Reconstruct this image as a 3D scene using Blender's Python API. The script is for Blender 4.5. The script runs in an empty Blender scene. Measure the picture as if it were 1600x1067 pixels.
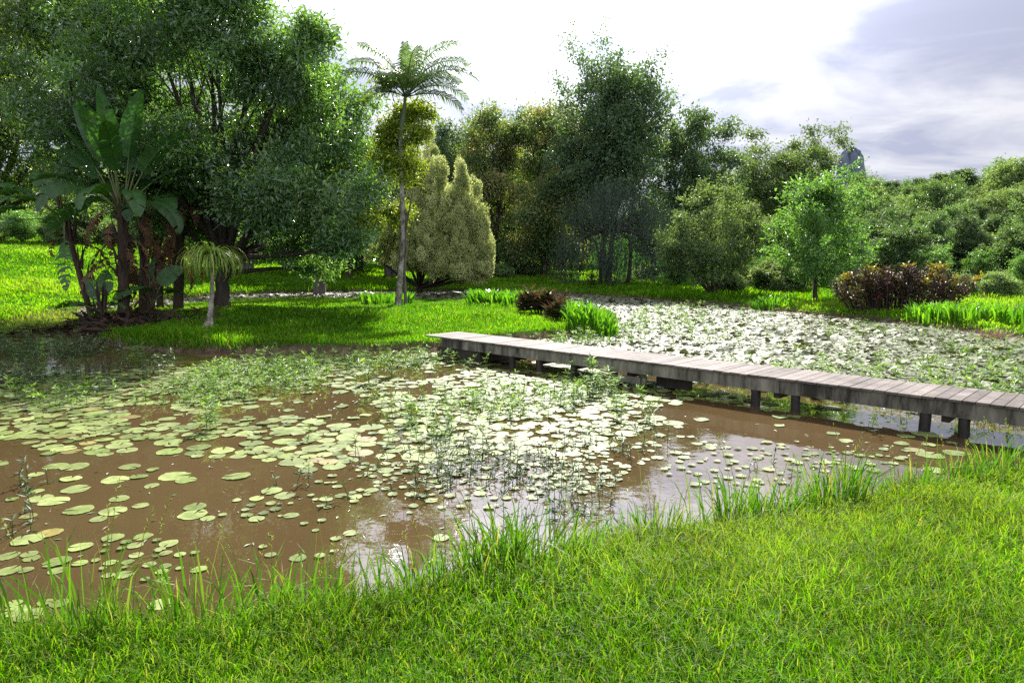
import bpy, math
import numpy as np
from mathutils import Vector

R = math.radians
SC = bpy.context.scene
COL = SC.collection
rng = np.random.default_rng(7)

# ------------------------------------------------------------------ camera model (photo is 1600 x 1067)
F, CX, CY, CAMH = 1067.0, 800.0, 533.5, 2.2
PITCH = math.atan(127.5 / 1067.0)
cp, sp = math.cos(PITCH), math.sin(PITCH)

def ray(px, py):
    u, v = (px - CX) / F, (CY - py) / F
    return np.array([u, cp + v * sp, -sp + v * cp])

def at(px, py, z=0.0):
    d = ray(px, py); t = (z - CAMH) / d[2]
    return np.array([d[0] * t, d[1] * t, z])

def atd(px, py, Y):
    d = ray(px, py); t = Y / d[1]
    return np.array([d[0] * t, Y, CAMH + d[2] * t])

def project(x, y, z):
    w = y * cp - (z - CAMH) * sp
    v = y * sp + (z - CAMH) * cp
    return CX + F * x / w, CY - F * v / w

def smooth(a, b, x):
    t = np.clip((x - a) / (b - a), 0, 1)
    return t * t * (3 - 2 * t)

def norm(v):
    v = np.asarray(v, float)
    return v / (np.linalg.norm(v, axis=-1, keepdims=True) + 1e-9)

# ------------------------------------------------------------------ mesh helpers
class MB:
    """collects vertices, triangles, quads and a per vertex random value"""
    def __init__(self):
        self.v, self.t, self.q, self.r, self.n = [], [], [], [], 0
    def add(self, v, tris=None, quads=None, rnd=0.5):
        v = np.asarray(v, float).reshape(-1, 3)
        if tris is not None and len(tris): self.t.append(np.asarray(tris, np.int64).reshape(-1, 3) + self.n)
        if quads is not None and len(quads): self.q.append(np.asarray(quads, np.int64).reshape(-1, 4) + self.n)
        self.v.append(v)
        self.r.append(np.broadcast_to(np.asarray(rnd, float), (len(v),)).copy())
        self.n += len(v)
    def mesh(self, name, mat, smooth_=False, off=(0, 0, 0)):
        me = bpy.data.meshes.new(name)
        v = np.concatenate(self.v) - np.asarray(off, float)
        t = np.concatenate(self.t) if self.t else np.zeros((0, 3), np.int64)
        q = np.concatenate(self.q) if self.q else np.zeros((0, 4), np.int64)
        me.vertices.add(len(v)); me.vertices.foreach_set('co', v.astype(np.float32).ravel())
        loops = np.concatenate([t.ravel(), q.ravel()]).astype(np.int32)
        me.loops.add(len(loops)); me.loops.foreach_set('vertex_index', loops)
        npoly = len(t) + len(q)
        me.polygons.add(npoly)
        starts = np.concatenate([np.arange(len(t)) * 3, len(t) * 3 + np.arange(len(q)) * 4]).astype(np.int32)
        me.polygons.foreach_set('loop_start', starts)
        me.polygons.foreach_set('use_smooth', np.full(npoly, smooth_, bool))
        a = me.attributes.new('rnd', 'FLOAT', 'POINT')
        a.data.foreach_set('value', np.concatenate(self.r).astype(np.float32))
        me.update(calc_edges=True)
        me.validate()
        if mat: me.materials.append(mat)
        return me
    def build(self, name, mat, parent=None, smooth_=False, off=(0, 0, 0)):
        o = bpy.data.objects.new(name, self.mesh(name, mat, smooth_, off))
        COL.objects.link(o)
        if parent: o.parent = parent
        return o

def tag(o, label=None, cat=None, group=None, kind=None):
    if label: o['label'] = label
    if cat: o['category'] = cat
    if group: o['group'] = group
    if kind: o['kind'] = kind
    return o

def thing(name, label, cat, loc=(0, 0, 0), rotz=0.0, group=None):
    o = bpy.data.objects.new(name, None); COL.objects.link(o)
    o.location = loc; o.rotation_euler = (0, 0, rotz); o.empty_display_size = 0.3
    return tag(o, label, cat, group)

def dup(root, loc, rotz=0.0, scale=1.0, label=None, group=None):
    r = root.copy(); COL.objects.link(r)
    r.location = loc; r.rotation_euler = (0, 0, rotz)
    r.scale = scale if hasattr(scale, '__len__') else (scale,) * 3
    if label: r['label'] = label
    if group: r['group'] = group
    for ch in list(root.children):
        c = ch.copy(); COL.objects.link(c); c.parent = r
        for g in list(ch.children):
            d = g.copy(); COL.objects.link(d); d.parent = c
    return r

def tube(mb, pts, rad, seg=6, rnd=0.5, cap=False):
    pts = np.asarray(pts, float); n = len(pts)
    rad = np.broadcast_to(np.asarray(rad, float), (n,))
    tan = norm(np.gradient(pts, axis=0))
    ref = np.array([0.31, 0.17, 0.93]) if abs(tan[0][2]) < 0.9 else np.array([1.0, 0.1, 0])
    a = norm(np.cross(tan, ref)); b = np.cross(tan, a)
    th = np.linspace(0, 2 * np.pi, seg, endpoint=False)
    ring = (pts[:, None] + rad[:, None, None] * (np.cos(th)[None, :, None] * a[:, None] + np.sin(th)[None, :, None] * b[:, None]))
    i = np.arange(n - 1)[:, None]; j = np.arange(seg)[None]
    j2 = (j + 1) % seg
    q = np.stack([i * seg + j, i * seg + j2, (i + 1) * seg + j2, (i + 1) * seg + j], -1).reshape(-1, 4)
    v = ring.reshape(-1, 3)
    tris = None
    if cap:
        v = np.concatenate([v, pts[-1:]]); k = n * seg
        tris = np.array([[(n - 1) * seg + a_, (n - 1) * seg + (a_ + 1) % seg, k] for a_ in range(seg)])
    mb.add(v, tris, q, rnd)

def bez(p0, p1, p2, n=6):
    t = np.linspace(0, 1, n)[:, None]
    p0, p1, p2 = map(lambda p: np.asarray(p, float), (p0, p1, p2))
    return (1 - t) ** 2 * p0 + 2 * t * (1 - t) * p1 + t * t * p2

def leaves(mb, P, D, N, L, W, fold=0.12, rnd=0.5, wpos=0.45):
    """one folded four-sided leaf per row"""
    n = len(P)
    L = np.broadcast_to(np.asarray(L, float), (n,))[:, None]; W = np.broadcast_to(np.asarray(W, float), (n,))[:, None]
    D = norm(D); S = norm(np.cross(D, N)); N = np.cross(S, D)
    v = np.stack([P, P + D * L * wpos + S * W * .5 + N * W * fold, P + D * L - N * W * fold * 1.5, P + D * L * wpos - S * W * .5 + N * W * fold], 1).reshape(-1, 3)
    b = np.arange(n)[:, None] * 4
    t = np.concatenate([b + np.array([[0, 1, 2]]), b + np.array([[0, 2, 3]])])
    mb.add(v, t, None, np.repeat(np.broadcast_to(rnd, (n,)), 4))

def blades(mb, P, H, W, lean, az, rnd, curve=0.5, twist=None):
    """grass blades: two quads and a tip"""
    n = len(P)
    d = np.stack([np.cos(az), np.sin(az), np.zeros(n)], -1)
    tw = az + np.pi / 2 if twist is None else twist
    s = np.stack([np.cos(tw), np.sin(tw), np.zeros(n)], -1)
    H = H[:, None]; W = W[:, None]; lean = lean[:, None]
    z = np.array([0, 0, 1.0])
    p1 = P + z * H * .5 + d * H * lean * .25
    p2 = P + z * H * (.82 - .2 * lean * curve) + d * H * lean * (.45 + .3 * curve)
    p3 = P + z * H * (1.0 - .5 * lean * curve) + d * H * lean * (.8 + .6 * curve)
    v = np.stack([P - s * W * .4, P + s * W * .4, p1 + s * W * .5, p1 - s * W * .5, p2 + s * W * .34, p2 - s * W * .34, p3], 1).reshape(-1, 3)
    b = np.arange(n)[:, None] * 7
    q = np.concatenate([b + np.array([[0, 1, 2, 3]]), b + np.array([[3, 2, 4, 5]])])
    t = b + np.array([[5, 4, 6]])
    mb.add(v, t, q, np.repeat(rnd, 7))

def box(mb, c, ax, ay, az, hx, hy, hz, rnd=0.5):
    c = np.asarray(c, float)
    v = [c + sx * hx * ax + sy * hy * ay + sz * hz * az for sx in (-1, 1) for sy in (-1, 1) for sz in (-1, 1)]
    q = [(0, 1, 3, 2), (4, 6, 7, 5), (0, 4, 5, 1), (2, 3, 7, 6), (0, 2, 6, 4), (1, 5, 7, 3)]
    mb.add(v, None, q, rnd)

# ------------------------------------------------------------------ materials
def new_mat(name):
    m = bpy.data.materials.new(name); m.use_nodes = True
    nt = m.node_tree; nt.nodes.clear()
    out = nt.nodes.new('ShaderNodeOutputMaterial')
    return m, nt, out

def ramp(nt, stops, interp='LINEAR'):
    r = nt.nodes.new('ShaderNodeValToRGB'); r.color_ramp.interpolation = interp
    e = r.color_ramp.elements
    while len(e) < len(stops): e.new(0.5)
    for el, (p, c) in zip(e, stops):
        el.position = p; el.color = (*c, 1)
    return r

def leaf_mat(name, cols, trans=0.4, rough=0.42, spec=0.5, tint=(1.25, 1.35, 0.55), objvar=0.12, noise=0.0, sat=1.0):
    m, nt, out = new_mat(name)
    at_ = nt.nodes.new('ShaderNodeAttribute'); at_.attribute_name = 'rnd'
    n = len(cols)
    rp = ramp(nt, [(i / max(1, n - 1), c) for i, c in enumerate(cols)])
    nt.links.new(at_.outputs['Fac'], rp.inputs[0])
    hs = nt.nodes.new('ShaderNodeHueSaturation')
    nt.links.new(rp.outputs[0], hs.inputs['Color']); hs.inputs['Saturation'].default_value = sat
    oi = nt.nodes.new('ShaderNodeObjectInfo')
    mr = nt.nodes.new('ShaderNodeMapRange'); mr.inputs['To Min'].default_value = 1 - objvar * 2; mr.inputs['To Max'].default_value = 1 + objvar * 2
    nt.links.new(oi.outputs['Random'], mr.inputs['Value'])
    if noise:
        geo = nt.nodes.new('ShaderNodeNewGeometry')
        nz = nt.nodes.new('ShaderNodeTexNoise'); nz.inputs['Scale'].default_value = noise; nz.inputs['Detail'].default_value = 3
        nt.links.new(geo.outputs['Position'], nz.inputs['Vector'])
        m2 = nt.nodes.new('ShaderNodeMapRange'); m2.inputs['From Min'].default_value = .3; m2.inputs['From Max'].default_value = .7
        m2.inputs['To Min'].default_value = .72; m2.inputs['To Max'].default_value = 1.25
        nt.links.new(nz.outputs['Fac'], m2.inputs['Value'])
        mu = nt.nodes.new('ShaderNodeMath'); mu.operation = 'MULTIPLY'
        nt.links.new(mr.outputs[0], mu.inputs[0]); nt.links.new(m2.outputs[0], mu.inputs[1])
        nt.links.new(mu.outputs[0], hs.inputs['Value'])
    else:
        nt.links.new(mr.outputs[0], hs.inputs['Value'])
    pb = nt.nodes.new('ShaderNodeBsdfPrincipled')
    nt.links.new(hs.outputs[0], pb.inputs['Base Color'])
    pb.inputs['Roughness'].default_value = rough
    pb.inputs['Specular IOR Level'].default_value = spec
    tr = nt.nodes.new('ShaderNodeBsdfTranslucent')
    mx = nt.nodes.new('ShaderNodeMix'); mx.data_type = 'RGBA'; mx.blend_type = 'MULTIPLY'; mx.inputs[0].default_value = 1
    nt.links.new(hs.outputs[0], mx.inputs[6]); mx.inputs[7].default_value = (*tint, 1)
    nt.links.new(mx.outputs[2], tr.inputs['Color'])
    ms = nt.nodes.new('ShaderNodeMixShader'); ms.inputs[0].default_value = trans
    nt.links.new(pb.outputs[0], ms.inputs[1]); nt.links.new(tr.outputs[0], ms.inputs[2])
    nt.links.new(ms.outputs[0], out.inputs['Surface'])
    return m

def noise_mat(name, stops, scale=4.0, stretch=(1, 1, 1), rough=0.8, bump=0.3, bscale=None, spec=0.3, detail=6, coord='Object', rndmix=0.0):
    m, nt, out = new_mat(name)
    tc = nt.nodes.new('ShaderNodeTexCoord'); mp = nt.nodes.new('ShaderNodeMapping'); mp.inputs['Scale'].default_value = stretch
    nt.links.new(tc.outputs[coord], mp.inputs['Vector'])
    nz = nt.nodes.new('ShaderNodeTexNoise'); nz.inputs['Scale'].default_value = scale; nz.inputs['Detail'].default_value = detail; nz.inputs['Roughness'].default_value = .65
    nt.links.new(mp.outputs[0], nz.inputs['Vector'])
    fac = nz.outputs['Fac']
    if rndmix:
        a = nt.nodes.new('ShaderNodeAttribute'); a.attribute_name = 'rnd'
        ma = nt.nodes.new('ShaderNodeMath'); ma.operation = 'MULTIPLY_ADD'
        sb = nt.nodes.new('ShaderNodeMath'); sb.operation = 'SUBTRACT'; sb.inputs[1].default_value = .5
        nt.links.new(a.outputs['Fac'], sb.inputs[0]); nt.links.new(sb.outputs[0], ma.inputs[0]); ma.inputs[1].default_value = rndmix
        nt.links.new(fac, ma.inputs[2]); fac = ma.outputs[0]
    rp = ramp(nt, stops); nt.links.new(fac, rp.inputs[0])
    pb = nt.nodes.new('ShaderNodeBsdfPrincipled'); nt.links.new(rp.outputs[0], pb.inputs['Base Color'])
    pb.inputs['Roughness'].default_value = rough; pb.inputs['Specular IOR Level'].default_value = spec
    if bump:
        n2 = nt.nodes.new('ShaderNodeTexNoise'); n2.inputs['Scale'].default_value = bscale or scale * 4; n2.inputs['Detail'].default_value = 4
        nt.links.new(mp.outputs[0], n2.inputs['Vector'])
        bp = nt.nodes.new('ShaderNodeBump'); bp.inputs['Strength'].default_value = bump; bp.inputs['Distance'].default_value = .02
        nt.links.new(n2.outputs['Fac'], bp.inputs['Height']); nt.links.new(bp.outputs[0], pb.inputs['Normal'])
    nt.links.new(pb.outputs[0], out.inputs['Surface'])
    return m

M = {}
M['grass'] = leaf_mat('grass_blades', [(0.0234, 0.0702, 0.0027), (0.0504, 0.1395, 0.0036), (0.1035, 0.2205, 0.0063), (0.225, 0.225, 0.081)], .52, .55, .10, (1.3, 1.45, .25), 0, 1.3)
M['lawn'] = leaf_mat('lawn_blades', [(.035, .11, .003), (.075, .20, .004), (.14, .30, .007), (.28, .30, .09)], .55, .6, .12, (1.35, 1.45, .25), 0, .8)
M['tuft'] = leaf_mat('tuft_blades', [(.03, .10, .006), (.055, .165, .008), (.10, .22, .018), (.25, .24, .09)], .45, .55, .18, (1.3, 1.35, .4), .05)
M['marsh'] = leaf_mat('marsh_blades', [(.09, .17, .012), (.16, .25, .02), (.28, .26, .08)], .45, .5, .3, (1.3, 1.3, .4), 0, .6)
M['strap'] = leaf_mat('strap_leaves', [(.05, .15, .012), (.09, .24, .016), (.16, .32, .03)], .5, .35, .5, (1.3, 1.4, .4), .06)
M['glossy'] = leaf_mat('glossy_leaves', [(0.0375, 0.0938, 0.0292), (0.0583, 0.1417, 0.0375), (0.1043, 0.2293, 0.0459)], .45, .26, 1.0, (1.7, 2.0, .4), .08, sat=0.72)
M['glossy_light'] = leaf_mat('light_leaves', [(0.063, 0.135, 0.0252), (0.108, 0.216, 0.036), (0.18, 0.306, 0.054)], .5, .32, .8, (1.5, 1.6, .4), .08, sat=0.74)
M['dark'] = leaf_mat('dark_leaves', [(0.03, 0.076, 0.028), (0.052, 0.116, 0.04), (0.09, 0.17, 0.052)], .42, .46, .35, (1.5, 1.6, .5), .08, sat=0.74)
M['mid'] = leaf_mat('mid_leaves', [(0.0415, 0.1037, 0.0223), (0.0718, 0.1595, 0.0319), (0.1196, 0.2312, 0.0479)], .45, .46, .35, (1.4, 1.5, .5), .08, sat=0.74)
M['bright'] = leaf_mat('bright_leaves', [(0.0438, 0.125, 0.0175), (0.075, 0.2, 0.025), (0.1125, 0.2625, 0.0375)], .52, .4, .5, (1.4, 1.5, .45), .08, sat=0.8)
M['yellowgreen'] = leaf_mat('yellow_green_leaves', [(0.1296, 0.1944, 0.0227), (0.2268, 0.3078, 0.0324), (0.3564, 0.4212, 0.0486)], .45, .4, .4, (1.3, 1.3, .4), .08)
M['olive'] = leaf_mat('olive_leaves', [(0.068, 0.1383, 0.0321), (0.1107, 0.2076, 0.0428), (0.1701, 0.2867, 0.0713)], .48, .5, .3, (1.4, 1.4, .5), .1, sat=0.74)
M['gold'] = leaf_mat('golden_sprays', [(.19, .23, .09), (.38, .41, .18), (.58, .58, .34)], .48, .7, .1, (1.1, 1.15, .8), .05)
M['bluegrey'] = leaf_mat('weeping_leaves', [(.045, .07, .055), (.075, .105, .08), (.12, .15, .11)], .5, .6, .2, (1.2, 1.3, .8), .05)
M['autumn'] = leaf_mat('tinged_leaves', [(0.0504, 0.1092, 0.0269), (0.084, 0.168, 0.0336), (0.1512, 0.2352, 0.047), (0.4032, 0.2856, 0.084)], .45, .48, .35, (1.4, 1.5, .5), .05, sat=0.74)
M['paddle'] = leaf_mat('paddle_leaves', [(0.0223, 0.0615, 0.0159), (0.0343, 0.0901, 0.0197), (0.0644, 0.1392, 0.0234)], .26, .42, .38, (1.6, 2.0, .5), .14)
M['litter'] = leaf_mat('leaf_litter', [(.018, .012, .009), (.04, .025, .017), (.09, .055, .035)], .1, .8, .2, (1.2, 1.0, .7), 0)
M['dead'] = leaf_mat('dead_leaves', [(.06, .032, .018), (.13, .065, .035), (.22, .13, .08)], .2, .7, .2, (1.2, 1.0, .7), .1)
M['pony'] = leaf_mat('ponytail_leaves', [(.10, .20, .03), (.22, .32, .05), (.42, .42, .10)], .4, .4, .4, (1.2, 1.3, .5), 0)
M['palm'] = leaf_mat('palm_leaflets', [(0.0431, 0.1035, 0.0276), (0.0776, 0.1552, 0.0345), (0.138, 0.2242, 0.0517)], .35, .35, .5, (1.4, 1.5, .5), .1, sat=0.74)
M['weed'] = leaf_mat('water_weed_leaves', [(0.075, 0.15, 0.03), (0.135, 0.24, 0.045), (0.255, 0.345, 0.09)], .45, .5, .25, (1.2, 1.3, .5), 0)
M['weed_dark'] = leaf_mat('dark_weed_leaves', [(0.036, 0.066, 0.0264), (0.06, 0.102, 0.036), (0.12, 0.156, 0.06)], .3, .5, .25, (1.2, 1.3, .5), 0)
M['croton'] = leaf_mat('croton_leaves', [(.025, .05, .02), (.05, .025, .026), (.055, .026, .03), (.10, .03, .036), (.06, .09, .025), (.42, .36, .03)], .22, .5, .28, (1.3, 1.1, .7), 0)
M['cordyline'] = leaf_mat('cordyline_leaves', [(.03, .06, .02), (.045, .02, .025), (.06, .11, .025), (.07, .03, .03), (.14, .09, .03)], .3, .4, .4, (1.3, 1.1, .7), 0)
M['drygrass'] = leaf_mat('dry_blades', [(.14, .10, .06), (.22, .15, .10), (.30, .22, .13)], .3, .6, .3, (1.1, 1.0, .8), 0)
M['pad'] = leaf_mat('lily_pads', [(0.0765, 0.1125, 0.0234), (0.126, 0.171, 0.0405), (0.18, 0.2205, 0.0675), (0.234, 0.27, 0.108)], .12, .55, .13, (1.2, 1.3, .5), .14, 7)
M['pad_old'] = leaf_mat('old_lily_pads', [(.09, .065, .015), (.17, .14, .03), (.14, .16, .04)], .1, .5, .3, (1.2, 1.1, .5), .15, 7)
M['pad_far'] = leaf_mat('far_lily_pads', [(0.0662, 0.0861, 0.0331), (0.1126, 0.1325, 0.0629), (0.1722, 0.1855, 0.1126)], .12, .55, .22, (1.1, 1.2, .6), 0, 1.2)
M['bark'] = noise_mat('brown_bark', [(.3, (.022, .017, .013)), (.6, (.06, .046, .035)), (.8, (.10, .085, .065))], 5, (1, 1, .25), .9, .8)
M['bark_pale'] = noise_mat('pale_bark', [(.36, (.06, .05, .04)), (.5, (.20, .175, .14)), (.66, (.42, .39, .33))], 6, (1, 1, .6), .85, .6)
M['bark_grey'] = noise_mat('grey_bark', [(.3, (.05, .045, .04)), (.6, (.13, .115, .10)), (.8, (.22, .20, .17))], 4, (1, 1, .3), .9, .7)
M['stemdark'] = noise_mat('fibrous_stem', [(.3, (.018, .012, .009)), (.6, (.06, .038, .024)), (.8, (.13, .09, .05))], 6, (1, 1, .3), .9, .8)
M['petiole'] = noise_mat('green_stalk', [(.3, (.05, .08, .02)), (.7, (.13, .15, .05))], 3, (1, 1, .3), .5, .1)
M['shaft'] = noise_mat('crown_shaft', [(.3, (.05, .07, .03)), (.7, (.10, .13, .06))], 3, (1, 1, .3), .5, .1)
M['deck'] = noise_mat('weathered_planks', [(.25, (.05, .04, .035)), (.5, (.11, .092, .084)), (.8, (.20, .17, .155))], 3.0, (1, 1, 1), .75, .4, 40, .2, 8, 'Object', .28)
M['beam'] = noise_mat('weathered_beam', [(.34, (.03, .028, .022)), (.5, (.14, .13, .10)), (.68, (.26, .245, .19))], 5.5, (1, 1, .22), .8, .5, 30, .25, 8, 'Object', .25)
M['post'] = noise_mat('wet_post', [(.3, (.012, .010, .008)), (.6, (.04, .032, .026)), (.85, (.10, .07, .05))], 4, (1, 1, .35), .6, .6)
M['rock'] = noise_mat('haze_tinted_rock', [(.35, (.05, .065, .09)), (.5, (.10, .115, .165)), (.7, (.17, .18, .24))], .12, (1, 1, .5), .9, 0, None, .2)  # bluish stops put the distance haze into the rock colour
M['metal'] = noise_mat('dull_metal', [(.3, (.3, .3, .3)), (.7, (.5, .5, .48))], 20, (1, 1, 1), .4, 0)

# ------------------------------------------------------------------ pond, island and ground height
def px_poly(pts): return np.array([at(a, b, 0)[:2] for a, b in pts])

front = [(-420, 1060), (-200, 1042), (0, 1018), (130, 1004), (280, 990), (420, 972), (560, 950), (680, 930), (800, 908), (920, 880), (1040, 850), (1150, 828), (1260, 800), (1370, 777), (1480, 753), (1600, 728)]
right = [(1600, 531), (1520, 520), (1440, 511), (1360, 502), (1270, 492), (1180, 484), (1090, 475), (1000, 467), (920, 462), (840, 458), (760, 457), (640, 456), (520, 457), (430, 459), (340, 463), (250, 470), (125, 483)]
P_front = px_poly(front); P_right = px_poly(right)
side_r = np.array([[8.0, 8.0], [11.5, 9.3], [15.0, 12.0], [16.0, 15.5]])
left_all = np.concatenate([px_poly([(0, 508), (-160, 522)]), np.array([[-24, 16], [-22, 9], [-15, 4.2], [-9, 2.9]])])
marsh_in = px_poly([(125, 489), (128, 505), (100, 516), (50, 525), (0, 530), (-60, 534)])
left_pond = np.concatenate([marsh_in, np.array([[-16, 13.5], [-20, 8], [-14, 4.2], [-9, 3.0]])])
POLY_A = np.concatenate([P_front, side_r, P_right, left_all])       # pond and marsh
POLY_P = np.concatenate([P_front, side_r, P_right, left_pond])      # open pond only
POLY_I = px_poly([(116, 521), (150, 533), (200, 544), (280, 550), (380, 552), (500, 552), (600, 551), (668, 548), (712, 543), (760, 538), (820, 531), (880, 527), (930, 523), (962, 514), (966, 503), (950, 492), (905, 482), (850, 474), (780, 470), (700, 469), (600, 468), (480, 467), (370, 469), (280, 476), (200, 487), (140, 500), (118, 512)])

def signed(poly, x, y):
    """distance to the outline: negative inside"""
    x = np.asarray(x, float).ravel(); y = np.asarray(y, float).ravel()
    best = np.full(x.shape, 1e18); ins = np.zeros(x.shape, bool)
    n = len(poly)
    for i in range(n):
        ax, ay = poly[i]; bx, by = poly[(i + 1) % n]
        ex, ey = bx - ax, by - ay
        t = np.clip(((x - ax) * ex + (y - ay) * ey) / (ex * ex + ey * ey + 1e-12), 0, 1)
        best = np.minimum(best, (x - ax - t * ex) ** 2 + (y - ay - t * ey) ** 2)
        if ay != by:
            c = ((ay > y) != (by > y)) & (x < (bx - ax) * (y - ay) / (by - ay) + ax)
            ins ^= c
    d = np.sqrt(best)
    return np.where(ins, -d, d)

WV = [(rng.normal(size=2) * s, rng.uniform(0, 6.28)) for s in (0.12, .2, .35, .6, .9, 1.5, 2.4, 3.6) for _ in range(2)]
def wav(x, y, lo=0, hi=16):
    o = 0
    for k, p in WV[lo:hi]: o = o + np.sin(k[0] * x + k[1] * y + p) / (1 + np.hypot(*k))
    return o

def ground(x, y):
    """height, distance from the water's edge (land > 0), marsh flag"""
    x = np.asarray(x, float); shp = x.shape; x = x.ravel(); y = np.asarray(y, float).ravel()
    j = .10 * wav(x * 2.5, y * 2.5, 4, 14)
    a = signed(POLY_A, x, y) + j; i = -signed(POLY_I, x, y) + j * 1.2; p = signed(POLY_P, x, y) + j
    az = x / np.maximum(np.abs(y), 4)
    fr = smooth(16, 9, y) * smooth(-14, -6, x)
    left = smooth(-.12, -.55, az) * (1 - fr)
    right_ = smooth(.2, .5, az) * (1 - fr)
    slope = .085 * fr + (1 - fr) * (.03 + .075 * left - .022 * right_)
    d = np.clip(a, 0, 200)
    dd = np.where(d < 45, d, 45 + (d - 45) * .25)
    hgt = .04 * smooth(0, .05, a) + .20 * smooth(0, .45, a) * (1 - .45 * fr) + slope * dd * smooth(0, 3, d)
    dist = np.hypot(x, y)
    hgt = hgt + right_ * (smooth(55, 240, dist) * 15) + (1 - right_) * smooth(80, 300, dist) * 8
    hgt = hgt + .02 * wav(x, y, 0, 12) * smooth(.3, 2, d)
    bed = -.75 * smooth(0, -1.6, a)
    za = np.where(a > 0, hgt, bed)
    low = 1 - .86 * smooth(24, 33, y)
    zi = np.where(i > 0, .05 * smooth(0, .05, i) + (.22 * smooth(0, .35, i) + .16 * smooth(.3, 6, i)) * low + .012 * wav(x, y, 0, 12) * low, -.75 * smooth(0, -1.4, i))
    zm = np.where(p > 0, .035 + .012 * wav(x, y, 4, 14) * .5, -9)
    z = np.maximum(np.maximum(za, zi), np.where(a < 0, zm, -9))
    edge = np.where(i > 0, i, np.where(a > 0, a, np.where(p > 0, .01, np.minimum(-i * -1, 0))))
    marsh = (p > 0) & (a < 0) & (i < 0)
    edge = np.where((i > 0) | (a > 0) | marsh, edge, -np.minimum(np.minimum(-np.minimum(a, 0), -np.minimum(i, 0)), 9))
    return z.reshape(shp), edge.reshape(shp), marsh.reshape(shp)

def gz(x, y): return float(ground(np.array([x]), np.array([y]))[0][0])

# ground sheet: fine near the pond, coarse towards the horizon
def axis(lo, hi, c0, c1, fine, grow):
    core = np.arange(c0, c1, fine); up = [c1]; s = fine
    while up[-1] < hi: s *= grow; up.append(up[-1] + s)
    dn = [c0]; s = fine
    while dn[-1] > lo: s *= grow; dn.append(dn[-1] - s)
    return np.concatenate([dn[::-1][:-1], core, up])
gx = axis(-640, 640, -24, 17, .16, 1.09); gy = axis(-60, 700, 1.5, 50, .16, 1.09)
X, Y = np.meshgrid(gx, gy); Z, E, MA = ground(X, Y)
mb = MB(); nx, ny = len(gx), len(gy)
ii, jj = np.meshgrid(np.arange(ny - 1), np.arange(nx - 1), indexing='ij'); b0 = (ii * nx + jj).ravel()
soil = np.clip(1 - smooth(.12, .42, E), 0, 1) * (1 - smooth(-.02, .0, -E) * 0)
soil = np.where(MA, .35, soil)
mb.add(np.stack([X, Y, Z], -1).reshape(-1, 3), None, np.stack([b0, b0 + 1, b0 + nx + 1, b0 + nx], -1), soil.ravel())
m, nt, out = new_mat('turf_and_soil')
geo = nt.nodes.new('ShaderNodeNewGeometry')
nz = nt.nodes.new('ShaderNodeTexNoise'); nz.inputs['Scale'].default_value = .6; nz.inputs['Detail'].default_value = 9; nz.inputs['Roughness'].default_value = .7
nt.links.new(geo.outputs['Position'], nz.inputs['Vector'])
rg = ramp(nt, [(.3, (.016, .045, .006)), (.5, (.028, .08, .008)), (.7, (.05, .11, .012))]); nt.links.new(nz.outputs['Fac'], rg.inputs[0])
n2 = nt.nodes.new('ShaderNodeTexNoise'); n2.inputs['Scale'].default_value = 5; n2.inputs['Detail'].default_value = 8
nt.links.new(geo.outputs['Position'], n2.inputs['Vector'])
rs = ramp(nt, [(.3, (.03, .022, .016)), (.55, (.085, .058, .04)), (.75, (.17, .12, .085))]); nt.links.new(n2.outputs['Fac'], rs.inputs[0])
aa = nt.nodes.new('ShaderNodeAttribute'); aa.attribute_name = 'rnd'
mx = nt.nodes.new('ShaderNodeMix'); mx.data_type = 'RGBA'
nt.links.new(aa.outputs['Fac'], mx.inputs[0]); nt.links.new(rg.outputs[0], mx.inputs[6]); nt.links.new(rs.outputs[0], mx.inputs[7])
pb = nt.nodes.new('ShaderNodeBsdfPrincipled'); pb.inputs['Roughness'].default_value = 1; pb.inputs['Specular IOR Level'].default_value = .0
nt.links.new(mx.outputs[2], pb.inputs['Base Color'])
bp = nt.nodes.new('ShaderNodeBump'); bp.inputs['Strength'].default_value = .7; bp.inputs['Distance'].default_value = .06
nt.links.new(n2.outputs['Fac'], bp.inputs['Height']); nt.links.new(bp.outputs[0], pb.inputs['Normal'])
nt.links.new(pb.outputs[0], out.inputs['Surface'])
tag(mb.build('ground', m, None, True), None, None, None, 'structure')

# water
mb = MB(); mb.add([(-30, 1.5, 0), (20, 1.5, 0), (20, 52, 0), (-30, 52, 0)], None, [(0, 1, 2, 3)])
m, nt, out = new_mat('muddy_water')
geo = nt.nodes.new('ShaderNodeNewGeometry')
nz = nt.nodes.new('ShaderNodeTexNoise'); nz.inputs['Scale'].default_value = .35; nz.inputs['Detail'].default_value = 5
nt.links.new(geo.outputs['Position'], nz.inputs['Vector'])
rg = ramp(nt, [(.3, (.056, .037, .016)), (.7, (.084, .056, .026))]); nt.links.new(nz.outputs['Fac'], rg.inputs[0])
pb = nt.nodes.new('ShaderNodeBsdfPrincipled'); nt.links.new(rg.outputs[0], pb.inputs['Base Color'])
pb.inputs['Roughness'].default_value = .015; pb.inputs['IOR'].default_value = 1.85
n2 = nt.nodes.new('ShaderNodeTexNoise'); n2.inputs['Scale'].default_value = 2.2; n2.inputs['Detail'].default_value = 3
nt.links.new(geo.outputs['Position'], n2.inputs['Vector'])
bp = nt.nodes.new('ShaderNodeBump'); bp.inputs['Strength'].default_value = .09; bp.inputs['Distance'].default_value = .05
nt.links.new(n2.outputs['Fac'], bp.inputs['Height']); nt.links.new(bp.outputs[0], pb.inputs['Normal'])
nt.links.new(pb.outputs[0], out.inputs['Surface'])
tag(mb.build('water', m), None, None, None, 'structure')

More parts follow.
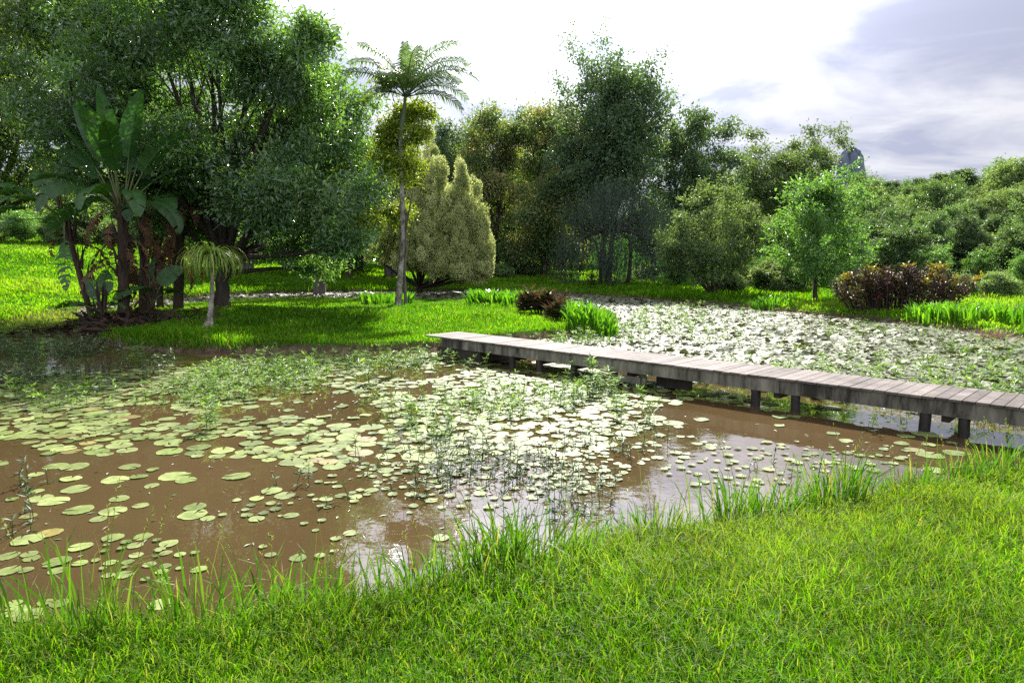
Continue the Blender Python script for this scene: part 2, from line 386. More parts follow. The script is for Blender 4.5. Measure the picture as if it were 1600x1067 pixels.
# ------------------------------------------------------------------ boardwalk
ZD = .48
A0 = at(690, 526, ZD); A1 = at(1505, 625, ZD)
du = norm(A0 - A1); du[2] = 0; du = norm(du)                       # along the deck, away from the camera
dn = np.array([-du[1], du[0], 0.0]); dn = dn if dn[1] > 0 else -dn  # across the deck, away from the camera
UP = np.array([0, 0, 1.0])
T1 = float(np.dot(A0 - A1, du)); T0 = -2.6; WDECK = .98
def on_near(px):
    lo, hi = T0, T1 + 3
    for _ in range(50):
        mid = (lo + hi) / 2; q = A1 + du * mid
        if project(q[0], q[1], .2)[0] > px: lo = mid
        else: hi = mid
    return lo
bw = thing('boardwalk', 'long weathered timber boardwalk on dark posts crossing the lily pond to the grassy island', 'boardwalk', tuple(A1 - UP * ZD))
OFF = A1 - UP * ZD
mb = MB(); t = T0
while t < T1 + .55:
    w = .135 + rng.uniform(-.004, .004)
    ov = .03 + rng.uniform(-.012, .012)
    c = A1 + du * (t + w / 2) + dn * ((WDECK) / 2 - .0) - UP * (.016 + rng.uniform(0, .004))
    box(mb, c, du, dn, UP, w / 2, WDECK / 2 + ov, .016, rng.uniform(0, 1)); t += w + .010
deck = mb.build('deck_planks', M['deck'], bw, off=OFF)
mb = MB(); t = T0 + .07
while t < T1 + .5:
    for o_ in (.04, WDECK / 2, WDECK - .04):
        for k_ in (-.03, .03):
            q = A1 + du * (t + k_) + dn * (o_ + rng.uniform(-.006, .006)) + UP * .0008; th = np.linspace(0, 6.283, 6, endpoint=False)
            mb.add(np.concatenate([[q + UP * .0012], q + .006 * (np.cos(th)[:, None] * du + np.sin(th)[:, None] * dn)]), [(0, a_ + 1, (a_ + 1) % 6 + 1) for a_ in range(6)])
    t += .145
nm = mb.build('nail_heads', M['post'], bw, off=OFF); nm['kind'] = 'stuff'
joints = [T0, on_near(1217), on_near(811), T1]
for a, b_ in zip(joints[:-1], joints[1:]):
    for k, off in enumerate((.0, WDECK - .05)):
        mb = MB(); n = 14
        c = A1 + du * (a + b_) / 2 + dn * (off + .025) - UP * (.034 + .10)
        box(mb, c, du, dn, UP, (b_ - a) / 2 - .004, .024, .098, rng.uniform(.2, .8))
        mb.build('side_beam', M['beam'], bw, off=OFF)
mb = MB(); c = A1 + du * (T0 + T1) / 2 + dn * WDECK / 2 - UP * (.034 + .09)
box(mb, c, du, dn, UP, (T1 - T0) / 2 - .05, .022, .088); mb.build('centre_joist', M['post'], bw, off=OFF)
for px in (1505, 1443, 1240, 1178, 1000, 955, 893, 839, 797):
    t = on_near(px)
    for off in (.075,):
        mb = MB(); q = A1 + du * t + dn * off; q[2] = 0
        jit = rng.uniform(-.008, .008, (5, 3)); zs = np.array([-.7, -.2, .05, .18, ZD - .036])
        tube(mb, q + zs[:, None] * UP + jit, .068 + rng.uniform(-.004, .004), 10, .5, True)
        mb.build('post', M['post'], bw, True, off=OFF)
for px in (1474, 1209, 978, 893, 839, 797):
    mb = MB(); box(mb, A1 + du * on_near(px) + dn * WDECK * .52 - UP * .285, du, dn, UP, .045, WDECK * .42, .045); mb.build('cross_bearer', M['post'], bw, off=OFF)
# low bearer timbers under the middle and the dark board at the island end
ta, tb = on_near(1008), on_near(951)
mb = MB(); box(mb, A1 + du * (ta + tb) / 2 + dn * .04 + UP * (.125 - ZD), du, dn, UP, (tb - ta) / 2, .03, .055); mb.build('low_bearer', M['beam'], bw, off=OFF)
ta, tb = on_near(1066), on_near(1012)
mb = MB(); box(mb, A1 + du * (ta + tb) / 2 + dn * .3 + UP * (.13 - ZD), du, dn, UP, (tb - ta) / 2, .03, .10); mb.build('low_bearer', M['post'], bw, off=OFF)
ta, tb = on_near(748), T1 + .2
mb = MB(); box(mb, A1 + du * (ta + tb) / 2 + dn * WDECK * .5 + UP * (.08 - ZD), du, dn, UP, (tb - ta) / 2, WDECK * .46, .155); mb.build('end_support', M['post'], bw, off=OFF)

# little garden stake light beside the far end of the deck
q = atd(716, 520, (A0 + dn * 1.25)[1]); zb = gz(q[0], q[1])
sl = thing('garden_stake', 'small grey capped stake in the grass at the island end of the boardwalk', 'garden stake', (q[0], q[1], zb))
mb = MB(); tube(mb, [(0, 0, -.1), (0, 0, .2), (0, 0, .36)], [.018, .018, .018], 8, .5, True); mb.build('stem', M['bark_grey'], sl)
mb = MB(); tube(mb, [(0, 0, .36), (0, 0, .40), (0, 0, .44), (0, 0, .46)], [.05, .055, .05, .02], 10, .5, True); mb.build('cap', M['metal'], sl)

# ------------------------------------------------------------------ tree builder
def lump(dirs, r, k=7):
    o = np.zeros(len(dirs))
    for f in (2.2, 4.0, 6.5):
        for _ in range(3):
            o += np.sin(dirs @ (r.normal(size=3) * f) + r.uniform(0, 6.28)) / f
    return o

def crown(mb, lobes, n, L, W, r, cl=14, spread=.28, shell=.5, droop=.35, up=.6, lumps=.3, out=.6, jl=.3, clump=.34, per=10, shoots=8, rise=.7):
    """fills lobes (x y z rx ry rz) with rounded leaf clumps, each of many small clusters; returns cluster centres per lobe"""
    lobes = np.asarray(lobes, float)
    wgt = (lobes[:, 3] * lobes[:, 4] * lobes[:, 5]) ** (.72); wgt /= wgt.sum()
    cen = []
    for k, lb in enumerate(lobes):
        m_ = max(4, int(per * r.uniform(.8, 1.2)))
        gi = np.arange(m_) + .5; ph = np.arccos(1 - 2 * gi / m_); ga = gi * 2.39996 + r.uniform(0, 6.28)
        d0 = norm(np.stack([np.cos(ga) * np.sin(ph), np.sin(ga) * np.sin(ph), np.cos(ph)], -1) + .25 * r.normal(size=(m_, 3)))
        sr = clump * r.uniform(.5, 1.35, m_)
        c0 = lb[:3] + d0 * (r.uniform(shell, 1.02, m_) * (1 + lumps * .5 * lump(d0, r)))[:, None] * lb[3:6]
        tone0 = .5 + .26 * r.normal(size=m_)
        nc = max(6, int(round(n * wgt[k] / cl))); g = r.choice(m_, nc, p=sr ** 2 / (sr ** 2).sum())
        d = norm(r.normal(size=(nc, 3)) + .35 * d0[g] + np.array([0, 0, .35]))
        rad = np.where(r.uniform(0, 1, nc) < .07, r.uniform(1.0, 1.5, nc), r.uniform(.15, 1, nc) ** .45)
        c = c0[g] + d * (rad * sr[g])[:, None] * lb[3:6].mean() * np.array([1.1, 1.1, .8])
        if shoots:                                                  # loose shoots that break the outline
            ns = max(1, int(round(shoots * r.uniform(.6, 1.4)))); ds = norm(r.normal(size=(ns, 3)) + np.array([0, 0, .5])); kk = 7
            u = np.linspace(.7, 1.0, kk)[None, :, None] * np.ones((ns, 1, 1)); ln = r.uniform(.35, 1.0, ns)[:, None, None] * lb[3:6].mean()
            cs = lb[:3] + ds[:, None] * lb[3:6] * .8 + (norm(ds * .7 + np.array([0, 0, rise]))[:, None] * ln) * np.linspace(0, 1, kk)[None, :, None]
            cs = cs.reshape(-1, 3); c = np.concatenate([c, cs]); d = np.concatenate([d, np.repeat(ds, kk, 0)]); g = np.concatenate([g, r.integers(0, m_, len(cs))]); nc = len(c)
        cen.append(c)
        tone = np.repeat(np.clip(tone0[g] + .12 * r.normal(size=nc), 0, 1), cl)
        P = np.repeat(c, cl, 0) + r.normal(size=(nc * cl, 3)) * spread * np.array([1, 1, .7])
        dd = np.repeat(d, cl, 0)
        D = norm(out * dd + .75 * r.normal(size=P.shape) + np.array([0, 0, -droop]))
        N = norm(np.array([0, 0, up]) + .75 * r.normal(size=P.shape) + .25 * dd)
        sz = r.uniform(1 - jl, 1 + jl, len(P))
        leaves(mb, P, D, N, L * sz, W * sz, .12, np.clip(tone + .2 * r.normal(size=len(P)), 0, 1))
    return cen

def limbs(mb, base, fork, lobes, cen, r, r0, twigs=5, limb_r=None, bend=.35):
    """trunk from base to fork, one limb to each lobe, twigs into its leaf clusters"""
    base = np.asarray(base, float); fork = np.asarray(fork, float)
    h = fork - base; n = 9
    t = np.linspace(0, 1, n)
    wob = r.normal(size=(n, 3)) * np.linalg.norm(h) * .012; wob[0] = 0; wob[:, 2] = 0
    pts = base + t[:, None] * h + wob
    rad = r0 * (1 - .35 * t) * (1 + .55 * np.exp(-t * 14)); pts[0] -= np.array([0, 0, .25])
    tube(mb, pts, rad, 9)
    for lb, cs in zip(lobes, cen):
        c = np.asarray(lb[:3]); s = pts[int(r.integers(n - 4, n))]
        dist = np.linalg.norm(c - s)
        mid = s + (c - s) * .5 + np.array([0, 0, dist * r.uniform(-.05, bend)]) + r.normal(size=3) * dist * .06
        lr = limb_r or r0 * .45
        pa = bez(s, mid, c, 7)
        tube(mb, pa, np.linspace(lr, lr * .25, 7), 6)
        for q in cs[r.permutation(len(cs))[:twigs]]:
            s2 = pa[int(r.integers(3, 7))]
            pm = (s2 + q) / 2 + r.normal(size=3) * .08 * np.linalg.norm(q - s2)
            tube(mb, bez(s2, pm, q, 4), np.linspace(lr * .28, lr * .06 + .004, 4), 4)

def pix_lobes(D, lst, r, dz=1.0, squash=.9, jit=1.0):
    """lobes given as (px, py, rx, ry[, depth offset]) in the photo at distance D"""
    o = []
    for l in lst:
        off = l[4] if len(l) > 4 else r.uniform(-dz, dz)
        q = r.uniform(1 - .5 * jit, 1 + .2 * jit); l = [l[0] + r.normal() * .22 * jit * l[2], l[1] + r.normal() * .18 * jit * l[3], l[2] * q, l[3] * q]
        c = atd(l[0], l[1], D + off); k = (D + off) / F
        o.append((c[0], c[1], c[2], l[2] * k, (l[2] + l[3]) / 2 * k * squash, l[3] * k))
    return o

def tree(name, label, D, bpx, fork, lst, n, L, W, mat, bark, seed, r0=.2, dz=1.5, group=None, twigs=5, limb_r=None, cat='tree', jit=.6, ls=.92, **kw):
    r = np.random.default_rng(seed)
    b = atd(bpx, 450, D); b[2] = gz(b[0], b[1])
    lobes = [l[:3] + tuple(v * ls for v in l[3:]) for l in pix_lobes(D, lst, r, dz, .9, jit)]; n = int(n * .74)
    root = thing(name, label, cat, tuple(b), 0, group)
    mc = MB(); cen = crown(mc, lobes, n, L, W, r, **kw)
    mt = MB(); limbs(mt, b, atd(fork[0], fork[1], D), lobes, cen, r, r0, twigs, limb_r)
    mt.build('trunk', M[bark], root, True, off=b)
    mc.build('crown', M[mat], root, False, off=b)
    return root

def branchy(mc, mt, base, top, rad, r, u0=.2, nbr=40, el=(.25, .9), prof=None, L=.2, W=.08, cl=16, step=.32, spread=.16, r0=.12, tuft=0.0, droop=.3, up=.6):
    """one stem with side branches, twigs on them and leaf clusters along the twigs; rad is the crown's half width"""
    base = np.asarray(base, float); top = np.asarray(top, float); H = np.linalg.norm(top - base)
    n = 12; t = np.linspace(0, 1, n); wob = np.cumsum(r.normal(size=(n, 3)), 0) * H * .008; wob -= t[:, None] * wob[-1] * .6; wob[0] = 0; wob[:, 2] = 0
    pts = base + t[:, None] * (top - base) + wob; pts[0] -= UP * .25
    tube(mt, pts, r0 * (1 - .88 * t) * (1 + .5 * np.exp(-t * 16)), 8)
    prof = prof or (lambda u: np.sin(np.pi * (.12 + .80 * u)) ** .8)
    C, TN, DR = [], [], []
    a0 = r.uniform(0, 6.28)
    for i in range(nbr):
        u = u0 + (1 - u0) * (i + r.uniform(.1, .9)) / nbr; v = (u - u0) / (1 - u0)
        p0 = np.array([np.interp(u, t, pts[:, k]) for k in range(3)]); az = a0 + i * 2.39996 + r.normal() * .35
        Lb = rad * float(prof(v)) * r.choice([.55, .8, 1.0, 1.12], p=[.15, .3, .4, .15]) + .15; e = el[0] + (el[1] - el[0]) * v + r.normal() * .15
        dh = np.array([np.cos(az), np.sin(az), 0]); end = p0 + dh * Lb + UP * Lb * math.tan(min(e, 1.2)) * .85
        pa = bez(p0, p0 + (end - p0) * .5 + UP * Lb * r.uniform(-.02, .12) + r.normal(size=3) * Lb * .06, end, 6); br = max(.008, r0 * .32 * (1 - .75 * u) * (Lb / (rad + .01)) ** .5 + .006)
        tube(mt, pa, np.linspace(br, br * .25, 6), 5)
        tone = .5 + .2 * r.normal(); bd = norm(end - p0)
        ntw = int(4 + Lb * 2.2); segs = [(pa[-1], norm(bd + .3 * r.normal(size=3)), Lb * .22 + .15)]
        for k in range(ntw):
            w = r.uniform(.25 + tuft * .5, 1); q = np.array([np.interp(w, np.linspace(0, 1, 6), pa[:, m_]) for m_ in range(3)])
            segs.append((q, norm(bd * .7 + .85 * r.normal(size=3) * [1, 1, .6] + UP * .25), (Lb * .34 * (1.15 - .5 * w) + .12) * r.uniform(.6, 1.25)))
        for q, d, tl in segs:
            tube(mt, bez(q, q + d * tl * .5 + UP * .04, q + d * tl, 3), [br * .3 + .003, br * .2 + .002, .002], 3)
            nc = max(2, int(tl / step * (1 if tuft < .5 else 1.5)) + 1); f = np.linspace(.35 + tuft * .4, 1.05, nc)
            C.append(q + d * (tl * f)[:, None]); TN.append(np.full(nc, tone + .12 * r.normal())); DR.append(np.repeat(d[None], nc, 0))
    C, TN, DR = np.concatenate(C), np.concatenate(TN), np.concatenate(DR); nc = len(C)
    P = np.repeat(C, cl, 0) + r.normal(size=(nc * cl, 3)) * spread * [1, 1, .75]; dd = np.repeat(DR, cl, 0)
    D = norm(.55 * dd + .75 * r.normal(size=P.shape) - np.array([0, 0, droop])); N = norm(UP * up + .75 * r.normal(size=P.shape)); sz = r.uniform(.7, 1.3, len(P))
    leaves(mc, P, D, N, L * sz, W * sz, .12, np.clip(np.repeat(TN, cl) + .18 * r.normal(size=len(P)), 0, 1))

def branch_tree(name, label, D, bpx, stems, mat, bark, seed, cat='tree', **kw):
    """stems: (base px offset, top px, top py, half width in px, distance offset, extra settings)"""
    r = np.random.default_rng(seed); b = atd(bpx, 450, D); b[2] = gz(b[0], b[1]); root = thing(name, label, cat, tuple(b)); mc, mt = MB(), MB()
    for (ox, tx, ty, hw, off, ex) in stems:
        ex = dict(ex); fk = ex.pop('fork', 0); s0 = b + np.array([ox * D / F, off * .25, 0])
        if fk: s0 = b + (atd(stems[0][1], stems[0][2], D + stems[0][4]) - b) * fk
        branchy(mc, mt, s0, atd(tx, ty, D + off), hw * D / F, r, **{**kw, **ex})
    mt.build('trunk', M[bark], root, True, off=b); mc.build('crown', M[mat], root, False, off=b)
    return root

# the great spreading tree on the island and its lighter neighbour
tree('spreading_tree', 'huge spreading evergreen with glossy dark leaves and low limbs overhanging the island', 26.5, 345, (350, 400),
     [(320, 70, 105, 72), (415, 105, 95, 68), (505, 168, 80, 64), (230, 40, 110, 80), (200, 150, 110, 80), (310, 175, 120, 80), (430, 215, 115, 80), (530, 250, 66, 70), (470, 315, 95, 62),
      (552, 325, 44, 55), (400, 325, 80, 50), (330, 270, 90, 70), (260, -40, 140, 80), (320, 10, 80, 50), (455, 108, 60, 42), (488, 62, 28, 22), (400, 270, 80, 60), (480, 200, 70, 60), (270, 230, 80, 60), (250, 320, 60, 50), (140, 230, 90, 70), (480, 390, 60, 26), (100, 120, 90, 80), (160, 60, 100, 80), (425, 378, 60, 28), (540, 385, 44, 26), (350, 335, 66, 40, 1.5), (300, 350, 60, 40, 2.5), (500, 420, 40, 16, 2)],
     190000, .21, .072, 'glossy', 'bark', 11, .30, 3.2, twigs=9, spread=.24, droop=.25, limb_r=.13, cl=13, clump=.34, per=15, jit=.3, up=1.15)
tree('leafy_tree', 'broad lighter green tree filling the top left corner behind the paddle-leaved plants', 29, -60, (-20, 340),
     [(-40, 60, 110, 90), (60, 40, 100, 80), (60, 140, 90, 80), (-60, 190, 110, 90), (30, 235, 90, 60), (90, 290, 70, 45), (-90, 290, 90, 60), (150, 0, 110, 70), (20, -50, 130, 80), (-160, 120, 110, 120), (170, 300, 60, 40)],
     66000, .22, .076, 'glossy_light', 'bark', 12, .26, 3, twigs=9, spread=.24, cl=13, clump=.36, per=13, limb_r=.12)
tree('shade_tree', 'dark tree with a stout bare trunk on the sloping lawn behind the island', 44, 497, (500, 350),
     [(430, 330, 80, 45), (505, 310, 80, 55), (560, 335, 55, 50), (450, 255, 100, 60), (380, 350, 60, 35), (540, 250, 70, 60), (500, 365, 45, 18)],
     30000, .24, .09, 'dark', 'bark_grey', 13, .42, 2.5, spread=.4)
tree('slender_tree', 'sparse yellow-green tree rising close behind the palm trunk', 27.6, 634, (632, 300),
     [(628, 190, 24, 20), (652, 178, 22, 12), (605, 215, 18, 18), (622, 232, 30, 18), (640, 268, 26, 20), (600, 262, 34, 18), (598, 335, 40, 16), (570, 352, 34, 14), (628, 340, 20, 14), (560, 285, 28, 16), (655, 215, 16, 10), (606, 128, 12, 8)],
     9000, .16, .066, 'yellowgreen', 'bark_grey', 14, .06, .9, spread=.2, limb_r=.022, jit=.25, ls=.8)
tree('bushy_tree', 'rounded dark green tree with yellowish tips just right of the golden conifer', 64, 775, (775, 360),
     [(745, 230, 45, 42), (790, 215, 45, 35), (735, 300, 50, 60), (795, 300, 55, 60), (770, 380, 60, 50), (715, 260, 35, 50), (830, 380, 40, 40), (760, 195, 25, 18)],
     64000, .27, .12, 'autumn', 'bark', 16, .35, 3, spread=.5)
tree('bushy_tree', 'rounded green tree with ragged top between the palm-side thicket and the tallest tree', 62, 850, (850, 350),
     [(825, 205, 32, 28), (860, 200, 36, 30), (845, 260, 45, 45), (850, 330, 50, 50), (835, 395, 50, 35), (890, 250, 40, 60), (880, 400, 40, 30)],
     60000, .27, .12, 'autumn', 'bark', 17, .3, 3, spread=.5)
tallp = lambda v: (1.0 - .4 * v ** 1.4) * (1 - .5 * smooth(.84, 1, v))
branch_tree('tall_tree', 'tallest tree on the far bank, dense dark crown with ascending branches', 56, 948, [(0, 942, 146, 80, 0, {}), (4, 996, 148, 66, 1.2, dict(u0=.25, fork=.3, r0=.15)), (-2, 894, 172, 54, -.8, dict(u0=.2, nbr=34, fork=.22, r0=.13)), (3, 1020, 182, 50, -1, dict(u0=.2, nbr=34, fork=.25, r0=.13)), (1, 962, 150, 66, -2, dict(u0=.2, nbr=40, fork=.36, r0=.13))], 'dark', 'bark_grey', 18, u0=.2, nbr=54, el=(.35, 1.1), prof=tallp, L=.28, W=.13, cl=9, step=.5, spread=.3, r0=.3)
branch_tree('open_tree', 'tall open-crowned dark tree with a bare pale limb just right of the tallest tree', 60, 1072, [(0, 1088, 205, 46, 0, {}), (3, 1120, 252, 40, .8, dict(nbr=20)), (-3, 1055, 222, 34, -.8, dict(nbr=20)), (0, 1068, 310, 44, -1.5, dict(nbr=26, u0=.2, tuft=.2))], 'dark', 'bark_grey', 19, u0=.42, nbr=26, el=(.3, .9), L=.30, W=.13, cl=15, step=.5, spread=.34, r0=.22, tuft=.7)
r = np.random.default_rng(20); D = 49
b = atd(950, 450, D); b[2] = gz(b[0], b[1])
root = thing('weeping_tree', 'dark blue-grey weeping tree with fine hanging branchlets at the far water edge', 'tree', tuple(b))
mc, mt = MB(), MB(); trunk_top = atd(958, 360, D)
for q0, q1, rr in ((b - UP * .3, trunk_top, .26), (b + [1.4, .4, -.3], atd(985, 370, D + .5), .17), (b + [-.5, .5, -.2], atd(930, 375, D), .13)):
    tube(mt, bez(q0, (q0 + q1) / 2 + [r.normal() * .2, 0, 0], q1, 8), np.linspace(rr, rr * .6, 8), 8)
ends = [(955, 285, 0), (935, 298, 1), (975, 292, -1), (1000, 305, .5), (915, 315, -.6), (1018, 322, -.8), (898, 338, .6), (950, 318, -1.5), (985, 325, 1.4), (1032, 345, .4), (888, 362, -.4), (925, 345, 1.2), (965, 345, -1.8), (1005, 350, -1.2), (1042, 372, 0), (905, 375, -1.4), (940, 375, -2), (980, 378, 2), (1022, 380, -1.6), (955, 395, -2.2), (1050, 398, .5), (880, 392, .3), (1000, 395, 1.8)]
for (px, py, off) in ends:
    e = atd(px, py, D + off); st = trunk_top + (np.array([e[0], e[1], 0]) - [trunk_top[0], trunk_top[1], 0]) * .1
    pa = bez(st, (st + e) / 2 + UP * .5, e, 6); tube(mt, pa, np.linspace(.09, .02, 6), 5)
    ns = int(r.uniform(50, 85)); w = r.uniform(.45, .95)
    for k in range(ns):
        a = e + r.normal(size=3) * [w, w, .35]; Ls = min(r.uniform(.9, 3.2), a[2] - b[2] - .2)
        if Ls < .4: continue
        nl = int(Ls * 9); u = r.uniform(0, 1, nl); sway = r.normal(size=2) * .12
        P = a + np.stack([sway[0] * u, sway[1] * u, -u * Ls], -1) + r.normal(size=(nl, 3)) * .035
        leaves(mc, P, np.array([0, 0, -1.0]) + .38 * r.normal(size=(nl, 3)), r.normal(size=(nl, 3)), r.uniform(.16, .3, nl), r.uniform(.03, .055, nl), .1, np.clip(.5 + .2 * r.normal() + .15 * r.normal(size=nl), 0, 1))
mt.build('trunk', M['bark'], root, True, off=b); mc.build('crown', M['bluegrey'], root, off=b)
layer = lambda v: (1.0 - .62 * v ** .8) * (.75 + .25 * np.sin(v * 21) ** 2)
branch_tree('spreading_tree', 'spreading olive-green tree with several thin bare stems on the right bank', 38, 1112, [(0, 1112, 296, 60, 0, {}), (-3, 1072, 352, 46, -.6, {}), (4, 1152, 334, 50, .8, {}), (-2, 1046, 386, 30, -1, dict(nbr=20)), (6, 1188, 352, 40, .2, dict(nbr=24)), (2, 1130, 392, 50, -1.8, dict(nbr=26, u0=.3))], 'olive', 'bark', 21, u0=.46, nbr=21, el=(.05, .6), prof=layer, L=.17, W=.07, cl=12, step=.3, spread=.16, r0=.10, tuft=.45)
flat = lambda v: .45 + .65 * v ** 1.2
branch_tree('tall_tree', 'tall tree with twin flat-topped crowns on bare limbs rising above the right bank', 66, 1238, [(0, 1205, 238, 42, 0, {}), (2, 1270, 222, 34, .6, {}), (-2, 1172, 268, 32, -.8, dict(nbr=22)), (1, 1240, 250, 32, -1, {}), (4, 1290, 240, 18, 1.2, dict(nbr=18)), (0, 1212, 290, 50, -2, dict(nbr=30, u0=.3, tuft=.3)), (3, 1262, 275, 40, 1.5, dict(nbr=26, u0=.3, tuft=.3))], 'olive', 'bark', 22, u0=.52, nbr=26, el=(.5, .3), prof=flat, L=.28, W=.125, cl=11, step=.5, spread=.34, r0=.24, tuft=.6)
egg = lambda v: (np.sin(np.pi * np.clip(.16 + .84 * v, 0, 1)) ** .75) * (1.05 - .35 * v)
branch_tree('young_tree', 'fresh bright green young tree with one thin straight stem on the right bank', 33, 1276, [(0, 1282, 306, 66, 0, {})], 'bright', 'bark', 23, u0=.16, nbr=64, el=(.25, 1.05), prof=egg, L=.19, W=.075, cl=13, step=.26, spread=.15, r0=.10)
tree('dark_conifer', 'narrow blackish conifer standing behind the golden conifer', 60, 697, (697, 330),
     [(698, 225, 18, 30), (697, 270, 26, 45), (697, 330, 30, 55), (692, 390, 32, 45)], 20000, .3, .09, 'dark', 'bark', 24, .25, .6, spread=.35, droop=.1)

# golden conifer: many upright feathery spires round one trunk
r = np.random.default_rng(31); D = 46
b = atd(655, 450, D); b[2] = gz(b[0], b[1])
root = thing('golden_conifer', 'pale golden-olive feathery conifer with many upright spires near the far water edge', 'conifer', tuple(b))
sp_ = [(668, 200, 330, 24, 2), (682, 245, 400, 34, 0), (722, 255, 420, 20, -.5), (742, 282, 430, 22, -.8), (648, 260, 400, 36, .5), (700, 300, 430, 36, -1.2), (665, 330, 425, 40, -1.8), (630, 320, 410, 30, -.6), (752, 340, 440, 20, -1), (735, 375, 448, 30, -1.5), (610, 370, 425, 30, .2), (590, 385, 420, 20, .8), (700, 390, 446, 40, -2.2), (655, 390, 430, 36, -2), (640, 225, 300, 14, 1.6), (712, 330, 440, 26, -2), (757, 390, 446, 14, -1.2)]
mc = MB(); mt = MB()
for (px, y0, y1, hw, off) in sp_:
    top = atd(px + r.uniform(-2, 2), y0, D + off); bot = atd(px, y1 - r.uniform(0, 22), D + off); hw_ = hw * D / F
    m_ = int(15 * (top[2] - bot[2]) * hw_ ** .6) + 8
    u = r.uniform(0, 1, m_) ** .75; th = r.uniform(0, 6.283, m_)
    rad = hw_ * np.clip(u * 1.3, 0, 1) ** .7 * (1 - .4 * smooth(.75, 1, u)) * r.uniform(.6, 1.12, m_)
    dirs = np.stack([np.cos(th), np.sin(th), np.zeros(m_)], -1); c = top + (bot - top) * u[:, None] + dirs * rad[:, None]
    rp_ = r.uniform(.2, .42, m_) * (.6 + .4 * np.minimum(1, hw_)); tn = .45 + .2 * r.normal(size=m_); k = 190
    v_ = norm(r.normal(size=(m_ * k, 3))) * (r.uniform(.25, 1, m_ * k) ** .5)[:, None]; dd = np.repeat(dirs, k, 0)
    P = np.repeat(c, k, 0) + v_ * np.repeat(rp_, k)[:, None] * [.85, .85, 1.5] + dd * (np.maximum(v_[:, 2], 0) * np.repeat(rp_, k) * .35)[:, None]
    Dv = v_ * .6 + np.array([0, 0, .75]) + .4 * r.normal(size=P.shape)
    leaves(mc, P, Dv, dd + .6 * r.normal(size=P.shape), r.uniform(.09, .19, m_ * k), r.uniform(.035, .075, m_ * k), .1, np.clip(np.repeat(tn, k) + .15 * r.normal(size=m_ * k), 0, 1))
    s = b + np.array([0, 0, 1.0]); tube(mt, bez(s, (s + bot) / 2 + [0, 0, -.2], bot + (top - bot) * .1, 6), np.linspace(.11, .05, 6), 6)
    tube(mt, bez(bot + (top - bot) * .1, (bot + top) / 2, top, 4), np.linspace(.05, .01, 4), 5)
tube(mt, [b + [0, 0, -.3], b + [0, 0, .5], b + [.05, 0, 1.2]], [.34, .26, .2], 8)
mt.build('trunk', M['bark'], root, True, off=b); mc.build('crown', M['gold'], root, off=b)

# ------------------------------------------------------------------ feather palm on the island
r = np.random.default_rng(41)
b = at(621, 478, .38); b[2] = gz(b[0], b[1]); D = b[1]
root = thing('palm_tree', 'tall slim feather palm with a pale ringed trunk on the island lawn', 'palm', tuple(b))
top = atd(629, 215, D); mt = MB(); n = 60
t = np.linspace(0, 1, n); pts = b + (top - b) * t[:, None] + np.stack([.10 * np.sin(t * 4), 0 * t, 0 * t], -1)
pts[0] -= UP * .3
rad = .112 - .03 * t + .06 * np.exp(-t * 22) + .006 * (np.arange(n) % 2)
tube(mt, pts, rad, 12); mt.build('trunk', M['bark_pale'], root, True, off=b)
ct = atd(634, 148, D); mt = MB(); t = np.linspace(0, 1, 8)
tube(mt, pts[-1] + (ct - pts[-1]) * t[:, None], np.array([.085, .11, .115, .105, .09, .075, .06, .05]), 10)
mt.build('crown_shaft', M['shaft'], root, True, off=b)
def frond(az, el, L, bend, r, leaf=.62, mat='palm'):
    n = 12; s = np.linspace(0, 1, n); e = el - bend * s ** 1.5
    d = np.stack([np.cos(az) * np.cos(e), np.sin(az) * np.cos(e), np.sin(e)], -1)
    p = np.cumsum(np.vstack([np.zeros(3), d[:-1] * L / (n - 1)]), 0)
    m_ = MB(); tube(m_, p, np.linspace(.03, .006, n), 5, .2)
    k = 46; u = np.linspace(.14, .99, k); pp = np.stack([np.interp(u, s, p[:, i]) for i in range(3)], -1); dd = norm(np.stack([np.interp(u, s, d[:, i]) for i in range(3)], -1))
    side = norm(np.cross(dd, UP + 0.01 * dd[:1])); nn = np.cross(side, dd)
    for sg in (-1, 1):
        ll = leaf * np.sin(np.pi * (.12 + .8 * u)) ** .6 * r.uniform(.85, 1.1, k)
        D0 = norm(side * sg * .85 + dd * .55 + nn * .25 + r.normal(size=(k, 3)) * .06)
        mid = pp + D0 * ll[:, None] * .5; D1 = norm(D0 + np.array([0, 0, -.9]) + r.normal(size=(k, 3)) * .08)
        W = .05; S = norm(np.cross(D0, UP + .2 * dd)); S = norm(dd)
        v = np.stack([pp - S * W * .3, pp + S * W * .3, mid + S * W * .5, mid - S * W * .5, mid + D1 * ll[:, None] * .5], 1).reshape(-1, 3)
        b_ = np.arange(k)[:, None] * 5
        m_.add(v, b_ + np.array([[3, 2, 4]]), b_ + np.array([[0, 1, 2, 3]]), np.repeat(np.clip(.45 + .25 * r.normal(size=k), 0, 1), 5))
    return m_
for az, el, L, bend in [(95, 87, 2.1, .15), (60, 78, 2.3, .5), (10, 60, 3.1, 1.6), (-15, 42, 3.2, 1.6), (170, 60, 2.8, 1.4), (195, 40, 2.9, 1.4), (-40, 28, 2.9, 1.4), (40, 52, 3.0, 1.6), (120, 55, 2.5, 1.4), (150, 25, 2.3, 1.2), (-100, 35, 2.4, 1.4), (-70, 60, 2.5, 1.3), (20, 18, 2.4, 1.3), (-5, 70, 3.0, 1.3), (28, 34, 2.8, 1.5), (185, 72, 2.7, 1.2)]:
    o = frond(R(az), R(el), L, bend, r, .42 if el > 75 else .82).build('frond', M['palm'], root); o.location = ct - b - UP * .1

